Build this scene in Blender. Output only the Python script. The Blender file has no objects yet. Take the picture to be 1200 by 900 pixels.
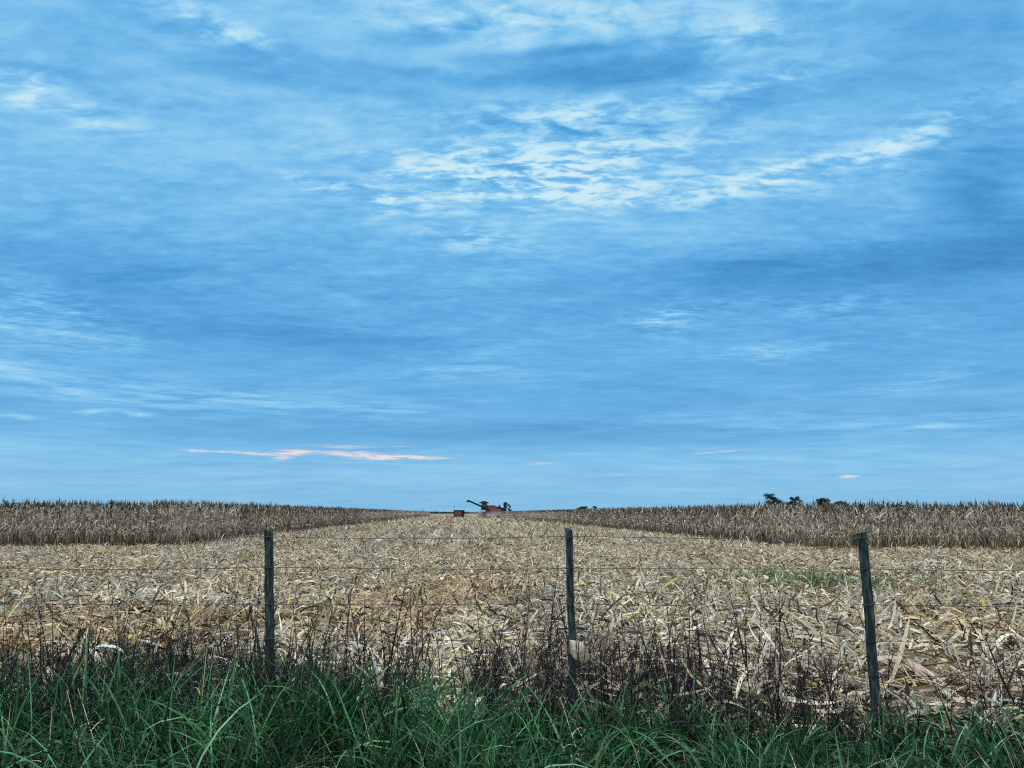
import bpy, bmesh, math, random
import numpy as np
from mathutils import Vector, Matrix

rng = np.random.default_rng(11)
random.seed(5)
scene = bpy.context.scene
COL = scene.collection

# ------------------------------------------------------------------ camera
H = 1.6
cam_d = bpy.data.cameras.new("camera")
cam_d.sensor_width = 36.0
cam_d.lens = 36.0 * 870 / 1200
cam_d.clip_start = 0.05
cam_d.clip_end = 20000
cam = bpy.data.objects.new("camera", cam_d)
cam.location = (0, 0, H)
cam.rotation_euler = (math.radians(90 + 9.85), 0, 0)
COL.objects.link(cam)
scene.camera = cam

# ------------------------------------------------------------------ tagging
def tag(o, label=None, cat=None, group=None, kind=None):
    if label: o["label"] = label
    if cat: o["category"] = cat
    if group: o["group"] = group
    if kind: o["kind"] = kind
    return o

def link(name, me, mat=None, parent=None, loc=None):
    if mat is not None and len(me.materials) == 0:
        me.materials.append(mat)
    o = bpy.data.objects.new(name, me)
    COL.objects.link(o)
    if parent is not None: o.parent = parent
    if loc is not None: o.location = loc
    return o

def empty(name, loc, rz=0.0):
    o = bpy.data.objects.new(name, None)
    o.empty_display_size = 0.2
    COL.objects.link(o)
    o.location = loc
    o.rotation_euler = (0, 0, rz)
    return o

def copy_tree(src, loc, rot, scl):
    c = src.copy(); COL.objects.link(c)
    c.location = loc; c.rotation_euler = rot; c.scale = scl
    for ch in list(src.children):
        k = ch.copy(); COL.objects.link(k); k.parent = c
    return c

# ------------------------------------------------------------------ numpy mesh kit
class Geo:
    """vertices, faces (quads; a triangle repeats its last index) and a colour per vertex"""
    def __init__(s): s.v = []; s.q = []; s.c = []; s.n = 0
    def add(s, v, q, c):
        s.v.append(v); s.q.append(q + s.n); s.c.append(c); s.n += len(v)
    def merged(s):
        return np.concatenate(s.v), np.concatenate(s.q), np.concatenate(s.c)
    def mesh(s, name, smooth=False):
        v, q, c = s.merged()
        return mesh_from(name, v, q, c, smooth)

def mesh_from(name, v, q, c=None, smooth=False):
    me = bpy.data.meshes.new(name)
    me.vertices.add(len(v)); me.vertices.foreach_set("co", np.asarray(v, np.float32).ravel())
    me.loops.add(q.size); me.loops.foreach_set("vertex_index", np.asarray(q, np.int32).ravel())
    me.polygons.add(len(q))
    me.polygons.foreach_set("loop_start", np.arange(0, q.size, q.shape[1], dtype=np.int32))
    if smooth:
        me.polygons.foreach_set("use_smooth", np.ones(len(q), bool))
    me.update(calc_edges=True)
    if c is not None:
        a = me.color_attributes.new("tint", "FLOAT_COLOR", "POINT")
        cc = np.ones((len(v), 4), np.float32); cc[:, :3] = c
        a.data.foreach_set("color", cc.ravel())
    return me

def unit(a):
    return a / np.maximum(np.linalg.norm(a, axis=-1, keepdims=True), 1e-9)

def A(x, n):
    x = np.asarray(x, float)
    return np.full(n, float(x)) if x.ndim == 0 else x

def centreline(P, D, L, S, droop, curl):
    n = len(P); D = unit(D); L = A(L, n); droop = A(droop, n)
    pts = [P]; dirs = [D]
    for s in range(S):
        D = unit(D + np.array([0, 0, -1.0]) * (droop / S)[:, None] + curl / S)
        P = P + D * (L / S)[:, None]
        pts.append(P); dirs.append(D)
    return np.stack(pts, 1), np.stack(dirs, 1)

def strips(g, P, D, L, W, col, S=4, droop=0.0, curl=None, prof=None, fold=None, ref=None, tipcol=None):
    """leaf blades: ribbons that bend; with fold, three vertices across and a creased midrib"""
    n = len(P)
    if n == 0: return
    if curl is None: curl = rng.normal(0, .25, (n, 3))
    pts, dirs = centreline(P, D, L, S, droop, curl)
    if ref is None: ref = rng.normal(0, 1, (n, 3))
    prof = np.array(prof if prof is not None else np.linspace(1, .08, S + 1))
    side = unit(np.cross(dirs, ref[:, None, :]))
    nor = unit(np.cross(side, dirs))
    W = A(W, n)
    half = side * (W[:, None] * prof[None, :] * .5)[..., None]
    if fold is None:
        v = np.stack([pts - half, pts + half], 2); K = 2
    else:
        f = A(fold, n)
        mid = pts + nor * (W[:, None] * prof[None, :] * f[:, None])[..., None]
        v = np.stack([pts - half, mid, pts + half], 2); K = 3
    base = (np.arange(n) * (S + 1) * K)[:, None, None]
    s = np.arange(S)[None, :, None] * K; k = np.arange(K - 1)[None, None, :]
    i0 = base + s + k
    q = np.stack([i0, i0 + 1, i0 + K + 1, i0 + K], -1).reshape(-1, 4)
    c = np.repeat(col[:, None, :], S + 1, 1)
    if tipcol is not None:
        t = np.linspace(0, 1, S + 1)[None, :, None] ** 2
        c = c * (1 - t) + tipcol[:, None, :] * t
    c = np.repeat(c[:, :, None, :], K, 2).reshape(-1, 3)
    g.add(v.reshape(-1, 3), q, c)

def tubes(g, P, D, L, R, col, S=3, K=4, droop=0.0, curl=None, prof=None, cap=False):
    n = len(P)
    if n == 0: return
    if curl is None: curl = rng.normal(0, .05, (n, 3))
    pts, dirs = centreline(P, D, L, S, droop, curl)
    prof = np.array(prof if prof is not None else np.linspace(1, .5, S + 1))
    ref = np.where(np.abs(dirs[..., 2:3]) > .8, np.array([1.0, 0, 0]), np.array([0, 0, 1.0]))
    a = unit(np.cross(dirs, ref)); b = np.cross(dirs, a)
    R = A(R, n)
    rad = R[:, None] * prof[None, :]
    ang = np.arange(K) * 2 * math.pi / K
    v = pts[:, :, None, :] + (a[:, :, None, :] * np.cos(ang)[None, None, :, None] + b[:, :, None, :] * np.sin(ang)[None, None, :, None]) * rad[..., None, None]
    base = (np.arange(n) * (S + 1) * K)[:, None, None]
    s = np.arange(S)[None, :, None] * K; k = np.arange(K)[None, None, :]; k1 = (k + 1) % K
    q = np.stack([base + s + k, base + s + k1, base + s + K + k1, base + s + K + k], -1).reshape(-1, 4)
    c = np.repeat(col[:, None, :], (S + 1) * K, 1).reshape(-1, 3)
    g.add(v.reshape(-1, 3), q, c)
    if cap and K == 4:
        top = (np.arange(n) * (S + 1) * K)[:, None] + S * K + np.arange(4)[None, :]
        g.q.append(top + g.n - len(c))

def pick(pal, wts, n, jit=.16):
    pal = np.array(pal); w = np.array(wts, float); w /= w.sum()
    c = pal[rng.choice(len(pal), n, p=w)]
    c = c * np.exp(rng.normal(0, jit, (n, 1))) * (1 + rng.normal(0, .04, (n, 3)))
    return np.clip(c, .004, .8)

def dirs(n, up_lo, up_hi, az=None):
    az = rng.uniform(0, 2 * math.pi, n) if az is None else az
    e = rng.uniform(up_lo, up_hi, n)
    return np.stack([np.cos(az) * np.cos(e), np.sin(az) * np.cos(e), np.sin(e)], 1)

# smooth value noise in 2D, for densities and the lie of the land
_nt = np.random.default_rng(3).uniform(0, 1, (256, 256))
def vnoise(x, y):
    x = np.asarray(x, float); y = np.asarray(y, float)
    xi = np.floor(x).astype(int); yi = np.floor(y).astype(int)
    fx = x - xi; fy = y - yi; fx = fx * fx * (3 - 2 * fx); fy = fy * fy * (3 - 2 * fy)
    g = lambda i, j: _nt[i % 256, j % 256]
    return (g(xi, yi) * (1 - fx) + g(xi + 1, yi) * fx) * (1 - fy) + (g(xi, yi + 1) * (1 - fx) + g(xi + 1, yi + 1) * fx) * fy

# ------------------------------------------------------------------ layout of the field
ROW = np.array([-.0759, 1.0]); ROW = ROW / np.linalg.norm(ROW)      # direction of the maize rows
LAT = np.array([ROW[1], -ROW[0]])                                   # across the rows
LEFT_FRONT = np.array([-15.0, 34.0])                                # corner of the standing maize, left block
RIGHT_FRONT = np.array([12.3, 30.0])                                # corner of the right block

def ground_z(x, y):
    near = np.exp(-np.maximum(np.asarray(y) - 6, 0) / 30)
    z = (vnoise(np.asarray(x) * .9 + 40, np.asarray(y) * .9) - .5) * .10 * near + (vnoise(np.asarray(x) * 3.1, np.asarray(y) * 3.1 + 9) - .5) * .04 * near
    z = z + .16 * np.exp(-(((np.asarray(x) - 3.5) / .55) ** 2 + ((np.asarray(y) - 7.0) / .5) ** 2))     # heap of husks behind the third post
    return z

# ------------------------------------------------------------------ materials
def mat_new(name):
    m = bpy.data.materials.new(name); m.use_nodes = True
    nt = m.node_tree; nt.nodes.clear()
    out = nt.nodes.new("ShaderNodeOutputMaterial")
    return m, nt, out

def leaf_mat(name, rough=.6, transl=.3, spec=.3, noise_scale=60, gain=1.0, tr_tint=(1, 1, 1)):
    m, nt, out = mat_new(name)
    N = nt.nodes.new; Lk = nt.links.new
    att = N("ShaderNodeAttribute"); att.attribute_name = "tint"
    geo = N("ShaderNodeNewGeometry")
    nz = N("ShaderNodeTexNoise"); nz.inputs["Scale"].default_value = noise_scale; nz.inputs["Detail"].default_value = 2
    Lk(geo.outputs["Position"], nz.inputs["Vector"])
    mr = N("ShaderNodeMapRange"); mr.inputs[1].default_value = .3; mr.inputs[2].default_value = .7
    mr.inputs[3].default_value = .72 * gain; mr.inputs[4].default_value = 1.22 * gain
    Lk(nz.outputs["Fac"], mr.inputs[0])
    mul = N("ShaderNodeVectorMath"); mul.operation = "SCALE"
    Lk(att.outputs["Color"], mul.inputs[0]); Lk(mr.outputs[0], mul.inputs["Scale"])
    b = N("ShaderNodeBsdfPrincipled"); b.inputs["Roughness"].default_value = rough
    b.inputs["Specular IOR Level"].default_value = spec
    Lk(mul.outputs[0], b.inputs["Base Color"])
    if transl > 0:
        t = N("ShaderNodeBsdfTranslucent")
        tm = N("ShaderNodeVectorMath"); tm.operation = "MULTIPLY"; tm.inputs[1].default_value = tr_tint
        Lk(mul.outputs[0], tm.inputs[0]); Lk(tm.outputs[0], t.inputs["Color"])
        mx = N("ShaderNodeMixShader"); mx.inputs[0].default_value = transl
        Lk(b.outputs[0], mx.inputs[1]); Lk(t.outputs[0], mx.inputs[2]); Lk(mx.outputs[0], out.inputs["Surface"])
    else:
        Lk(b.outputs[0], out.inputs["Surface"])
    return m

def plain_mat(name, col, rough=.6, metal=0.0, dirt=None, scale=3.0, lo=.45, hi=.7, bump=0.0, spec=.4, stretch=(1, 1, 1)):
    """a painted, worn or weathered surface: base colour broken by noise patches of a second colour"""
    m, nt, out = mat_new(name)
    N = nt.nodes.new; Lk = nt.links.new
    b = N("ShaderNodeBsdfPrincipled"); b.inputs["Roughness"].default_value = rough
    b.inputs["Metallic"].default_value = metal; b.inputs["Specular IOR Level"].default_value = spec
    tc = N("ShaderNodeTexCoord"); mp = N("ShaderNodeMapping"); mp.inputs["Scale"].default_value = stretch
    Lk(tc.outputs["Object"], mp.inputs["Vector"])
    nz = N("ShaderNodeTexNoise"); nz.inputs["Scale"].default_value = scale; nz.inputs["Detail"].default_value = 6; nz.inputs["Roughness"].default_value = .65
    Lk(mp.outputs[0], nz.inputs["Vector"])
    mr = N("ShaderNodeMapRange"); mr.inputs[1].default_value = lo; mr.inputs[2].default_value = hi
    Lk(nz.outputs["Fac"], mr.inputs[0])
    mx = N("ShaderNodeMix"); mx.data_type = "RGBA"
    d = dirt if dirt is not None else tuple(.7 * c for c in col)
    mx.inputs[6].default_value = (*col, 1); mx.inputs[7].default_value = (*d, 1)
    Lk(mr.outputs[0], mx.inputs[0]); Lk(mx.outputs[2], b.inputs["Base Color"])
    if bump > 0:
        bp = N("ShaderNodeBump"); bp.inputs["Strength"].default_value = bump; bp.inputs["Distance"].default_value = .01
        Lk(nz.outputs["Fac"], bp.inputs["Height"]); Lk(bp.outputs[0], b.inputs["Normal"])
    Lk(b.outputs[0], out.inputs["Surface"])
    return m

M_dry = leaf_mat("dry_maize_leaf", .65, .25, .25, 45)
M_grass = leaf_mat("verge_grass_blade", .45, .14, .22, 30, tr_tint=(.8, 1.1, .7))
M_weed = leaf_mat("dead_weed_stem", .8, 0, .15, 80)
M_far = leaf_mat("distant_foliage", .8, .15, .15, 1.5)
M_soil = None

# ground: dark loam with bleached crumbs and chaff, greener and darker on the verge
def ground_mat():
    m, nt, out = mat_new("field_soil")
    N = nt.nodes.new; Lk = nt.links.new
    geo = N("ShaderNodeNewGeometry"); sep = N("ShaderNodeSeparateXYZ"); Lk(geo.outputs["Position"], sep.inputs[0])
    b = N("ShaderNodeBsdfPrincipled"); b.inputs["Roughness"].default_value = .95; b.inputs["Specular IOR Level"].default_value = .1
    n1 = N("ShaderNodeTexNoise"); n1.inputs["Scale"].default_value = 14; n1.inputs["Detail"].default_value = 8; n1.inputs["Roughness"].default_value = .7
    n2 = N("ShaderNodeTexNoise"); n2.inputs["Scale"].default_value = .12; n2.inputs["Detail"].default_value = 6
    Lk(geo.outputs["Position"], n1.inputs["Vector"]); Lk(geo.outputs["Position"], n2.inputs["Vector"])
    near = N("ShaderNodeValToRGB")
    near.color_ramp.elements[0].position = .38; near.color_ramp.elements[0].color = (.009, .008, .006, 1)
    near.color_ramp.elements[1].position = .66; near.color_ramp.elements[1].color = (.085, .07, .05, 1)
    Lk(n1.outputs["Fac"], near.inputs[0])
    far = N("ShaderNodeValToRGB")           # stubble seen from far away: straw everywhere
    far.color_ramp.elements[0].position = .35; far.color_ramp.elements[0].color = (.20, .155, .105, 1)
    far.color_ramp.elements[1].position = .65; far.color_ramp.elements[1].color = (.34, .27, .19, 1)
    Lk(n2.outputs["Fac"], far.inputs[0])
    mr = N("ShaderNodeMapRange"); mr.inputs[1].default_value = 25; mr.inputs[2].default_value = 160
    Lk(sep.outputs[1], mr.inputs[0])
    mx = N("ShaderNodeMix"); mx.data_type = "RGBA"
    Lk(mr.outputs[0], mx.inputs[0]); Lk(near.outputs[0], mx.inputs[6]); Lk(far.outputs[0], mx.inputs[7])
    vr = N("ShaderNodeMapRange"); vr.inputs[1].default_value = 6.4; vr.inputs[2].default_value = 5.4
    Lk(sep.outputs[1], vr.inputs[0])
    mv = N("ShaderNodeMix"); mv.data_type = "RGBA"; mv.inputs[7].default_value = (.02, .022, .014, 1)
    Lk(vr.outputs[0], mv.inputs[0]); Lk(mx.outputs[2], mv.inputs[6])
    Lk(mv.outputs[2], b.inputs["Base Color"])
    bp = N("ShaderNodeBump"); bp.inputs["Strength"].default_value = .6; bp.inputs["Distance"].default_value = .03
    Lk(n1.outputs["Fac"], bp.inputs["Height"]); Lk(bp.outputs[0], b.inputs["Normal"])
    Lk(b.outputs[0], out.inputs["Surface"])
    return m

def build_ground():
    ys = np.concatenate([np.linspace(-60, 2, 12), np.arange(2.2, 12, .14), np.arange(12, 40, .5), np.geomspace(40.5, 9000, 40)])
    xs = np.concatenate([-np.geomspace(9000, 14.5, 30), np.arange(-14, 14.01, .2), np.geomspace(14.5, 9000, 30)])
    X, Y = np.meshgrid(xs, ys)
    v = np.stack([X, Y, ground_z(X, Y)], -1).reshape(-1, 3)
    nx = len(xs); i = (np.arange(len(ys) - 1)[:, None] * nx + np.arange(nx - 1)[None, :]).ravel()
    q = np.stack([i, i + 1, i + nx + 1, i + nx], 1)
    me = mesh_from("ground", v, q, None, True)
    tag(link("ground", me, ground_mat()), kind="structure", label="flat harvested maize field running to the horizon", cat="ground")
build_ground()

# ------------------------------------------------------------------ harvest residue
DRY_PAL = [(.69, .64, .51), (.46, .405, .295), (.41, .385, .32), (.13, .10, .068), (.25, .13, .06), (.54, .45, .18), (.80, .77, .68), (.045, .038, .03)]
DRY_W = [34, 17, 15, 13, 1.8, 2.6, 20, 14]

def patch_tone(x, y):
    """bands where straw lies thick or bare, running along the rows"""
    lat = x * LAT[0] + y * LAT[1]; lon = x * ROW[0] + y * ROW[1]
    return vnoise(lat * .45 + 7, lon * .06) * .5 + vnoise(x * .35 + 3, y * .35) * .5

def residue():
    g = Geo()
    def zone(n, y0, y1, xw0, xw1, L, W, S, fold, zmax, corr=None):
        y = rng.uniform(y0, y1, int(n * 1.5))
        # uniform per area inside the wedge seen from the road
        w = xw0 + (xw1 - xw0) * (y - y0) / (y1 - y0)
        keep = rng.uniform(0, 1, len(y)) < w / max(xw0, xw1)
        y = y[keep]; w = w[keep]
        x = rng.uniform(-1, 1, len(y)) * w
        if corr:
            x = corr(x, y)
        t = patch_tone(x, y)
        blocks = ((x < LEFT_FRONT[0] - .0759 * (y - 34) - .3) & (y > 34.3)) | ((x > RIGHT_FRONT[0] - .0759 * (y - 30) + .3) & (y > 30.3))
        k = ~blocks & (rng.uniform(0, 1, len(y)) < np.clip(.35 + 1.1 * t, .2, 1))
        x, y, t = x[k], y[k], t[k]; m = len(x)
        z = ground_z(x, y) + rng.uniform(.004, zmax, m) * (.35 + 1.1 * t)
        P = np.stack([x, y, z], 1)
        D = dirs(m, -.25, .55)
        up = rng.uniform(0, 1, m) < np.where(y < 80, .16, .05)
        D[up] = dirs(int(up.sum()), .6, 1.3)
        c = pick(DRY_PAL, DRY_W, m, .26)
        brown = vnoise(x * .5 + 60, y * .3 + 4) > .68
        lat_ = x * LAT[0] + y * LAT[1]          # chaff lies in swaths along the rows
        swath = vnoise(lat_ * .8 + 31, (x * ROW[0] + y * ROW[1]) * .02) + (.24 + .50 * np.clip((y - 25) / 40, 0, 1)) * np.sin(2 * math.pi * lat_ / 1.4 + 1.5 * vnoise(x * .1, y * .05)) * np.clip((y - 10) / 20, 0, 1)
        c = c * np.clip(.72 + .50 * swath, .3, 1.5)[:, None]
        c[brown] *= np.array([.86, .77, .66])
        Ls = rng.uniform(L[0], L[1], m) * np.where(rng.uniform(0, 1, m) < .12, 1.6, 1); Ws = rng.uniform(W[0], W[1], m)
        strips(g, P, D, Ls, Ws, c, S, rng.uniform(.2, 1.6, m), rng.normal(0, .55, (m, 3)),
               prof={2: [.55, 1, .15], 3: [.5, 1, .85, .08], 4: [.45, .95, 1, .7, .06]}[S], fold=(rng.uniform(-.3, .35, m) if fold else None),
               ref=unit(rng.normal(0, .6, (m, 3)) + np.array([0, 0, .7])))
        return m
    zone(44000, 5.5, 13, 7.0, 13, (.11, .40), (.010, .038), 4, True, .30)
    zone(135000, 12.5, 33, 12.5, 27, (.09, .30), (.010, .036), 3, False, .24)
    def corr_far(x, y):
        f = (y - 32) / 318
        lx = LEFT_FRONT[0] - .0759 * (y - 35); rx = RIGHT_FRONT[0] - .0759 * (y - 32)
        return lx - 1.5 + (x / 20 + 1) * .5 * (rx - lx + 3)
    zone(90000, 31, 80, 20, 20, (.16, .45), (.022, .06), 2, False, .20, corr_far)
    zone(80000, 79, 330, 20, 20, (.25, .7), (.06, .15), 2, False, .12, corr_far)
    # husks: short, wide, cupped and pale
    for (n, y0, y1, w0, w1) in ((2600, 5.6, 13, 5.5, 11.5), (7000, 12, 33, 11, 25)):
        y = rng.uniform(y0, y1, n); x = rng.uniform(-1, 1, n) * (w0 + (w1 - w0) * (y - y0) / (y1 - y0))
        P = np.stack([x, y, ground_z(x, y) + rng.uniform(.03, .22, n)], 1)
        strips(g, P, dirs(n, -.3, .7), rng.uniform(.12, .26, n), rng.uniform(.04, .085, n), pick([(.74, .69, .56), (.64, .57, .43), (.56, .49, .34)], [4, 3, 2], n, .1),
               4, rng.uniform(.4, 2.2, n), rng.normal(0, .5, (n, 3)), prof=[.45, 1, .95, .6, .08], fold=rng.uniform(.2, .5, n), ref=unit(rng.normal(0, .6, (n, 3)) + np.array([0, 0, .7])))
    # cut stalks lying about, cobs
    for (n, y0, y1, w0, w1) in ((1500, 5.8, 13, 5.5, 11.5), (5200, 12, 33, 11, 25)):
        y = rng.uniform(y0, y1, n); x = rng.uniform(-1, 1, n) * (w0 + (w1 - w0) * (y - y0) / (y1 - y0))
        P = np.stack([x, y, ground_z(x, y) + rng.uniform(.02, .16, n)], 1)
        tubes(g, P, dirs(n, -.1, .35), rng.uniform(.2, .8, n), rng.uniform(.007, .012, n), pick([(.50, .40, .27), (.36, .27, .17), (.24, .15, .09)], [4, 3, 2], n), 2, 4)
    # stubble: cut stems still rooted in rows
    lat0 = np.arange(-30, 30, .70)
    px, py = [], []
    for l in lat0:
        lon = np.arange(6, 120, .24); lon = lon + rng.normal(0, .05, len(lon))
        keep = rng.uniform(0, 1, len(lon)) < np.clip(28 / lon, .12, .75)
        lon = lon[keep]; ll = l + rng.normal(0, .05, len(lon))
        px.append(ll * LAT[0] + lon * ROW[0]); py.append(ll * LAT[1] + lon * ROW[1])
    x = np.concatenate(px); y = np.concatenate(py)
    lx = LEFT_FRONT[0] - .0759 * (y - 35); rx = RIGHT_FRONT[0] - .0759 * (y - 32)
    k = (y > 6.6) & (np.abs(x) < y * .75 + 2) & ((y < 31) | ((x > lx) & (x < rx)))
    x, y = x[k], y[k]; n = len(x)
    P = np.stack([x, y, ground_z(x, y) - .02], 1)
    far = np.clip(y / 30, 1, 3)
    D = unit(np.stack([rng.normal(0, .22, n), rng.normal(0, .22, n), np.ones(n)], 1))
    Lg = rng.uniform(.14, .38, n)
    tubes(g, P, D, Lg, rng.uniform(.008, .012, n) * far, pick([(.48, .38, .25), (.34, .25, .15), (.55, .47, .34)], [4, 3, 2], n), 1, 4, cap=True, prof=[1, .95])
    r = np.repeat(np.arange(n), 2)
    strips(g, P[r] + D[r] * (Lg[r] * rng.uniform(.3, .9, 2 * n))[:, None], dirs(2 * n, .2, 1.2), rng.uniform(.12, .35, 2 * n), rng.uniform(.018, .035, 2 * n) * far[r], pick(DRY_PAL, DRY_W, 2 * n), 3, rng.uniform(.6, 2.2, 2 * n), prof=[.7, 1, .8, .1])
    o = link("maize_residue", g.mesh("maize_residue"), M_dry)
    tag(o, "pale shredded maize leaves, husks and cut stalks strewn over the harvested ground", "crop residue", kind="stuff")
residue()

# ------------------------------------------------------------------ standing maize
STALK_PAL = [(.28, .24, .18), (.18, .145, .11), (.36, .325, .265)]
LEAF_PAL = [(.54, .515, .455), (.38, .35, .295), (.37, .355, .33), (.09, .075, .06), (.70, .68, .62)]
LEAF_W = [30, 20, 24, 14, 14]

def maize_parts(lod):
    """one dry maize plant about 2.1 m tall: (stalk with leaves, ear, tassel) as Geo"""
    body, ear, tas = Geo(), Geo(), Geo()
    h = rng.uniform(1.66, 1.90)
    lean = rng.normal(0, .06, 2)
    up = unit(np.array([[lean[0], lean[1], 1.0]]))
    tubes(body, np.array([[0, 0, -.03]]), up, h + .03, .013 if lod == 0 else .02, pick(STALK_PAL, [3, 2, 2], 1), 3 if lod == 0 else 1, 4 if lod == 0 else 3,
          prof=[1.1, .95, .75, .4] if lod == 0 else [1.1, .5], curl=np.zeros((1, 3)))
    nl = {0: 14, 1: 10, 2: 6}[lod]
    f = np.sort(np.clip(np.linspace(.40, .97, nl) + rng.normal(0, .03, nl), .06, 1))
    az0 = rng.uniform(0, 6.28)
    az = az0 + np.arange(nl) * math.pi + rng.normal(0, .5, nl)
    P = up * (f * h)[:, None]
    lowf = 1 - f
    el = .95 + .42 * f + rng.normal(0, .14, nl)
    D = np.stack([np.cos(az) * np.cos(el), np.sin(az) * np.cos(el), np.sin(el)], 1)
    L = rng.uniform(.36, .66, nl) * (1 - .30 * f) * (1.1 if lod else 1)
    W = rng.uniform(.026, .048, nl) * {0: 1, 1: 1.5, 2: 2.6}[lod]
    droop = np.where(rng.uniform(0, 1, nl) < .3 + .4 * lowf, rng.uniform(4.5, 8, nl), rng.uniform(.6, 2.4, nl)) * (.4 + lowf * .8)
    S = {0: 5, 1: 4, 2: 3}[lod]
    ref = np.stack([-np.sin(az), np.cos(az), rng.normal(0, .5, nl)], 1); ref = np.cross(D, ref)
    strips(body, P, D, L, W, pick(LEAF_PAL, LEAF_W, nl, .25), S, droop, rng.normal(0, .45, (nl, 3)),
           prof=[.5, .95, 1, .8, .5, .06] if S == 5 else ([.5, 1, .9, .55, .06] if S == 4 else [.6, 1, .8, .1]),
           fold=(rng.uniform(-.25, .3, nl) if lod == 0 else None), ref=ref)
    if lod == 0:       # dead sheaths hanging against the foot
        n = 4
        strips(body, up * rng.uniform(.55, 1.1, n)[:, None], dirs(n, -.9, -.2), rng.uniform(.25, .5, n), rng.uniform(.025, .045, n), pick(LEAF_PAL, LEAF_W, n, .25), 3, rng.uniform(.5, 2, n), prof=[.6, 1, .8, .1])
    # ear in its husk, tilted off the stalk
    if lod < 2:
        a = rng.uniform(0, 6.28); e = rng.uniform(-.9, .9)
        d = np.array([[math.cos(a) * math.cos(e), math.sin(a) * math.cos(e), math.sin(e)]])
        hz = rng.uniform(.42, .56) * h
        tubes(ear, up * hz, d, .24, .032, pick([(.62, .55, .42), (.52, .43, .29)], [1, 1], 1, .1), 4, 6 if lod == 0 else 4, prof=[.35, .95, 1, .75, .12])
        if lod == 0:
            strips(ear, np.repeat(up * hz, 3, 0), unit(np.repeat(d, 3, 0) + rng.normal(0, .35, (3, 3))), rng.uniform(.18, .28, 3), .05, pick([(.62, .55, .42)], [1], 3, .1), 3, 1.0, prof=[.5, 1, .8, .1])
    # tassel: a spike and stiff side branches
    nt_ = {0: 6, 1: 4, 2: 2}[lod]
    Pt = np.repeat(up * h * .985, nt_, 0)
    at = rng.uniform(0, 6.28, nt_); et = np.concatenate([[1.5], rng.uniform(1.0, 1.45, nt_ - 1)])
    Dt = np.stack([np.cos(at) * np.cos(et), np.sin(at) * np.cos(et), np.sin(et)], 1)
    tubes(tas, Pt, Dt, np.concatenate([[.34], rng.uniform(.12, .24, nt_ - 1)]), .009 if lod == 0 else .012 * (1 + lod * .6), pick([(.11, .09, .07), (.07, .06, .05)], [1, 1], nt_), 2, 3, droop=rng.uniform(0, .5, nt_), prof=[.8, 1, .3])
    return body, ear, tas

def maize_sites():
    """plant positions in both blocks: (x, y, block, lateral row from the strip, order from the front)"""
    out = []
    for blk, (c, sgn) in enumerate(((LEFT_FRONT, -1), (RIGHT_FRONT, 1))):
        # rows seen end-on along the front
        for r in range(0, 44):
            lat = r * .52
            start = rng.normal(0, .18) + (.9 if rng.uniform() < .12 else 0) + lat * (.15 if blk == 0 else -.08)
            n_near = 42 if r > 7 else 330
            for k in range(n_near):
                lon = start + k * .2 + rng.normal(0, .03)
                if rng.uniform() < .05: continue
                p = c + LAT * sgn * (lat + rng.normal(0, .035)) + ROW * lon
                # the front edge runs parallel to the fence, not square to the rows
                out.append((p[0], p[1], blk, r, k, 0))
        for r in range(0, 8):                 # the flank along the strip, out to the far end
            lat = r * .52
            lon = 66.0
            while lon < (345 if blk == 0 else 420):
                step = .24 if lon < 120 else .42
                p = c + LAT * sgn * (lat + rng.normal(0, .05)) + ROW * (lon + rng.normal(0, .06))
                out.append((p[0], p[1], blk, r, 999, 1 if lon < 120 else 2))
                lon += step
    return np.array(out)

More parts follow.
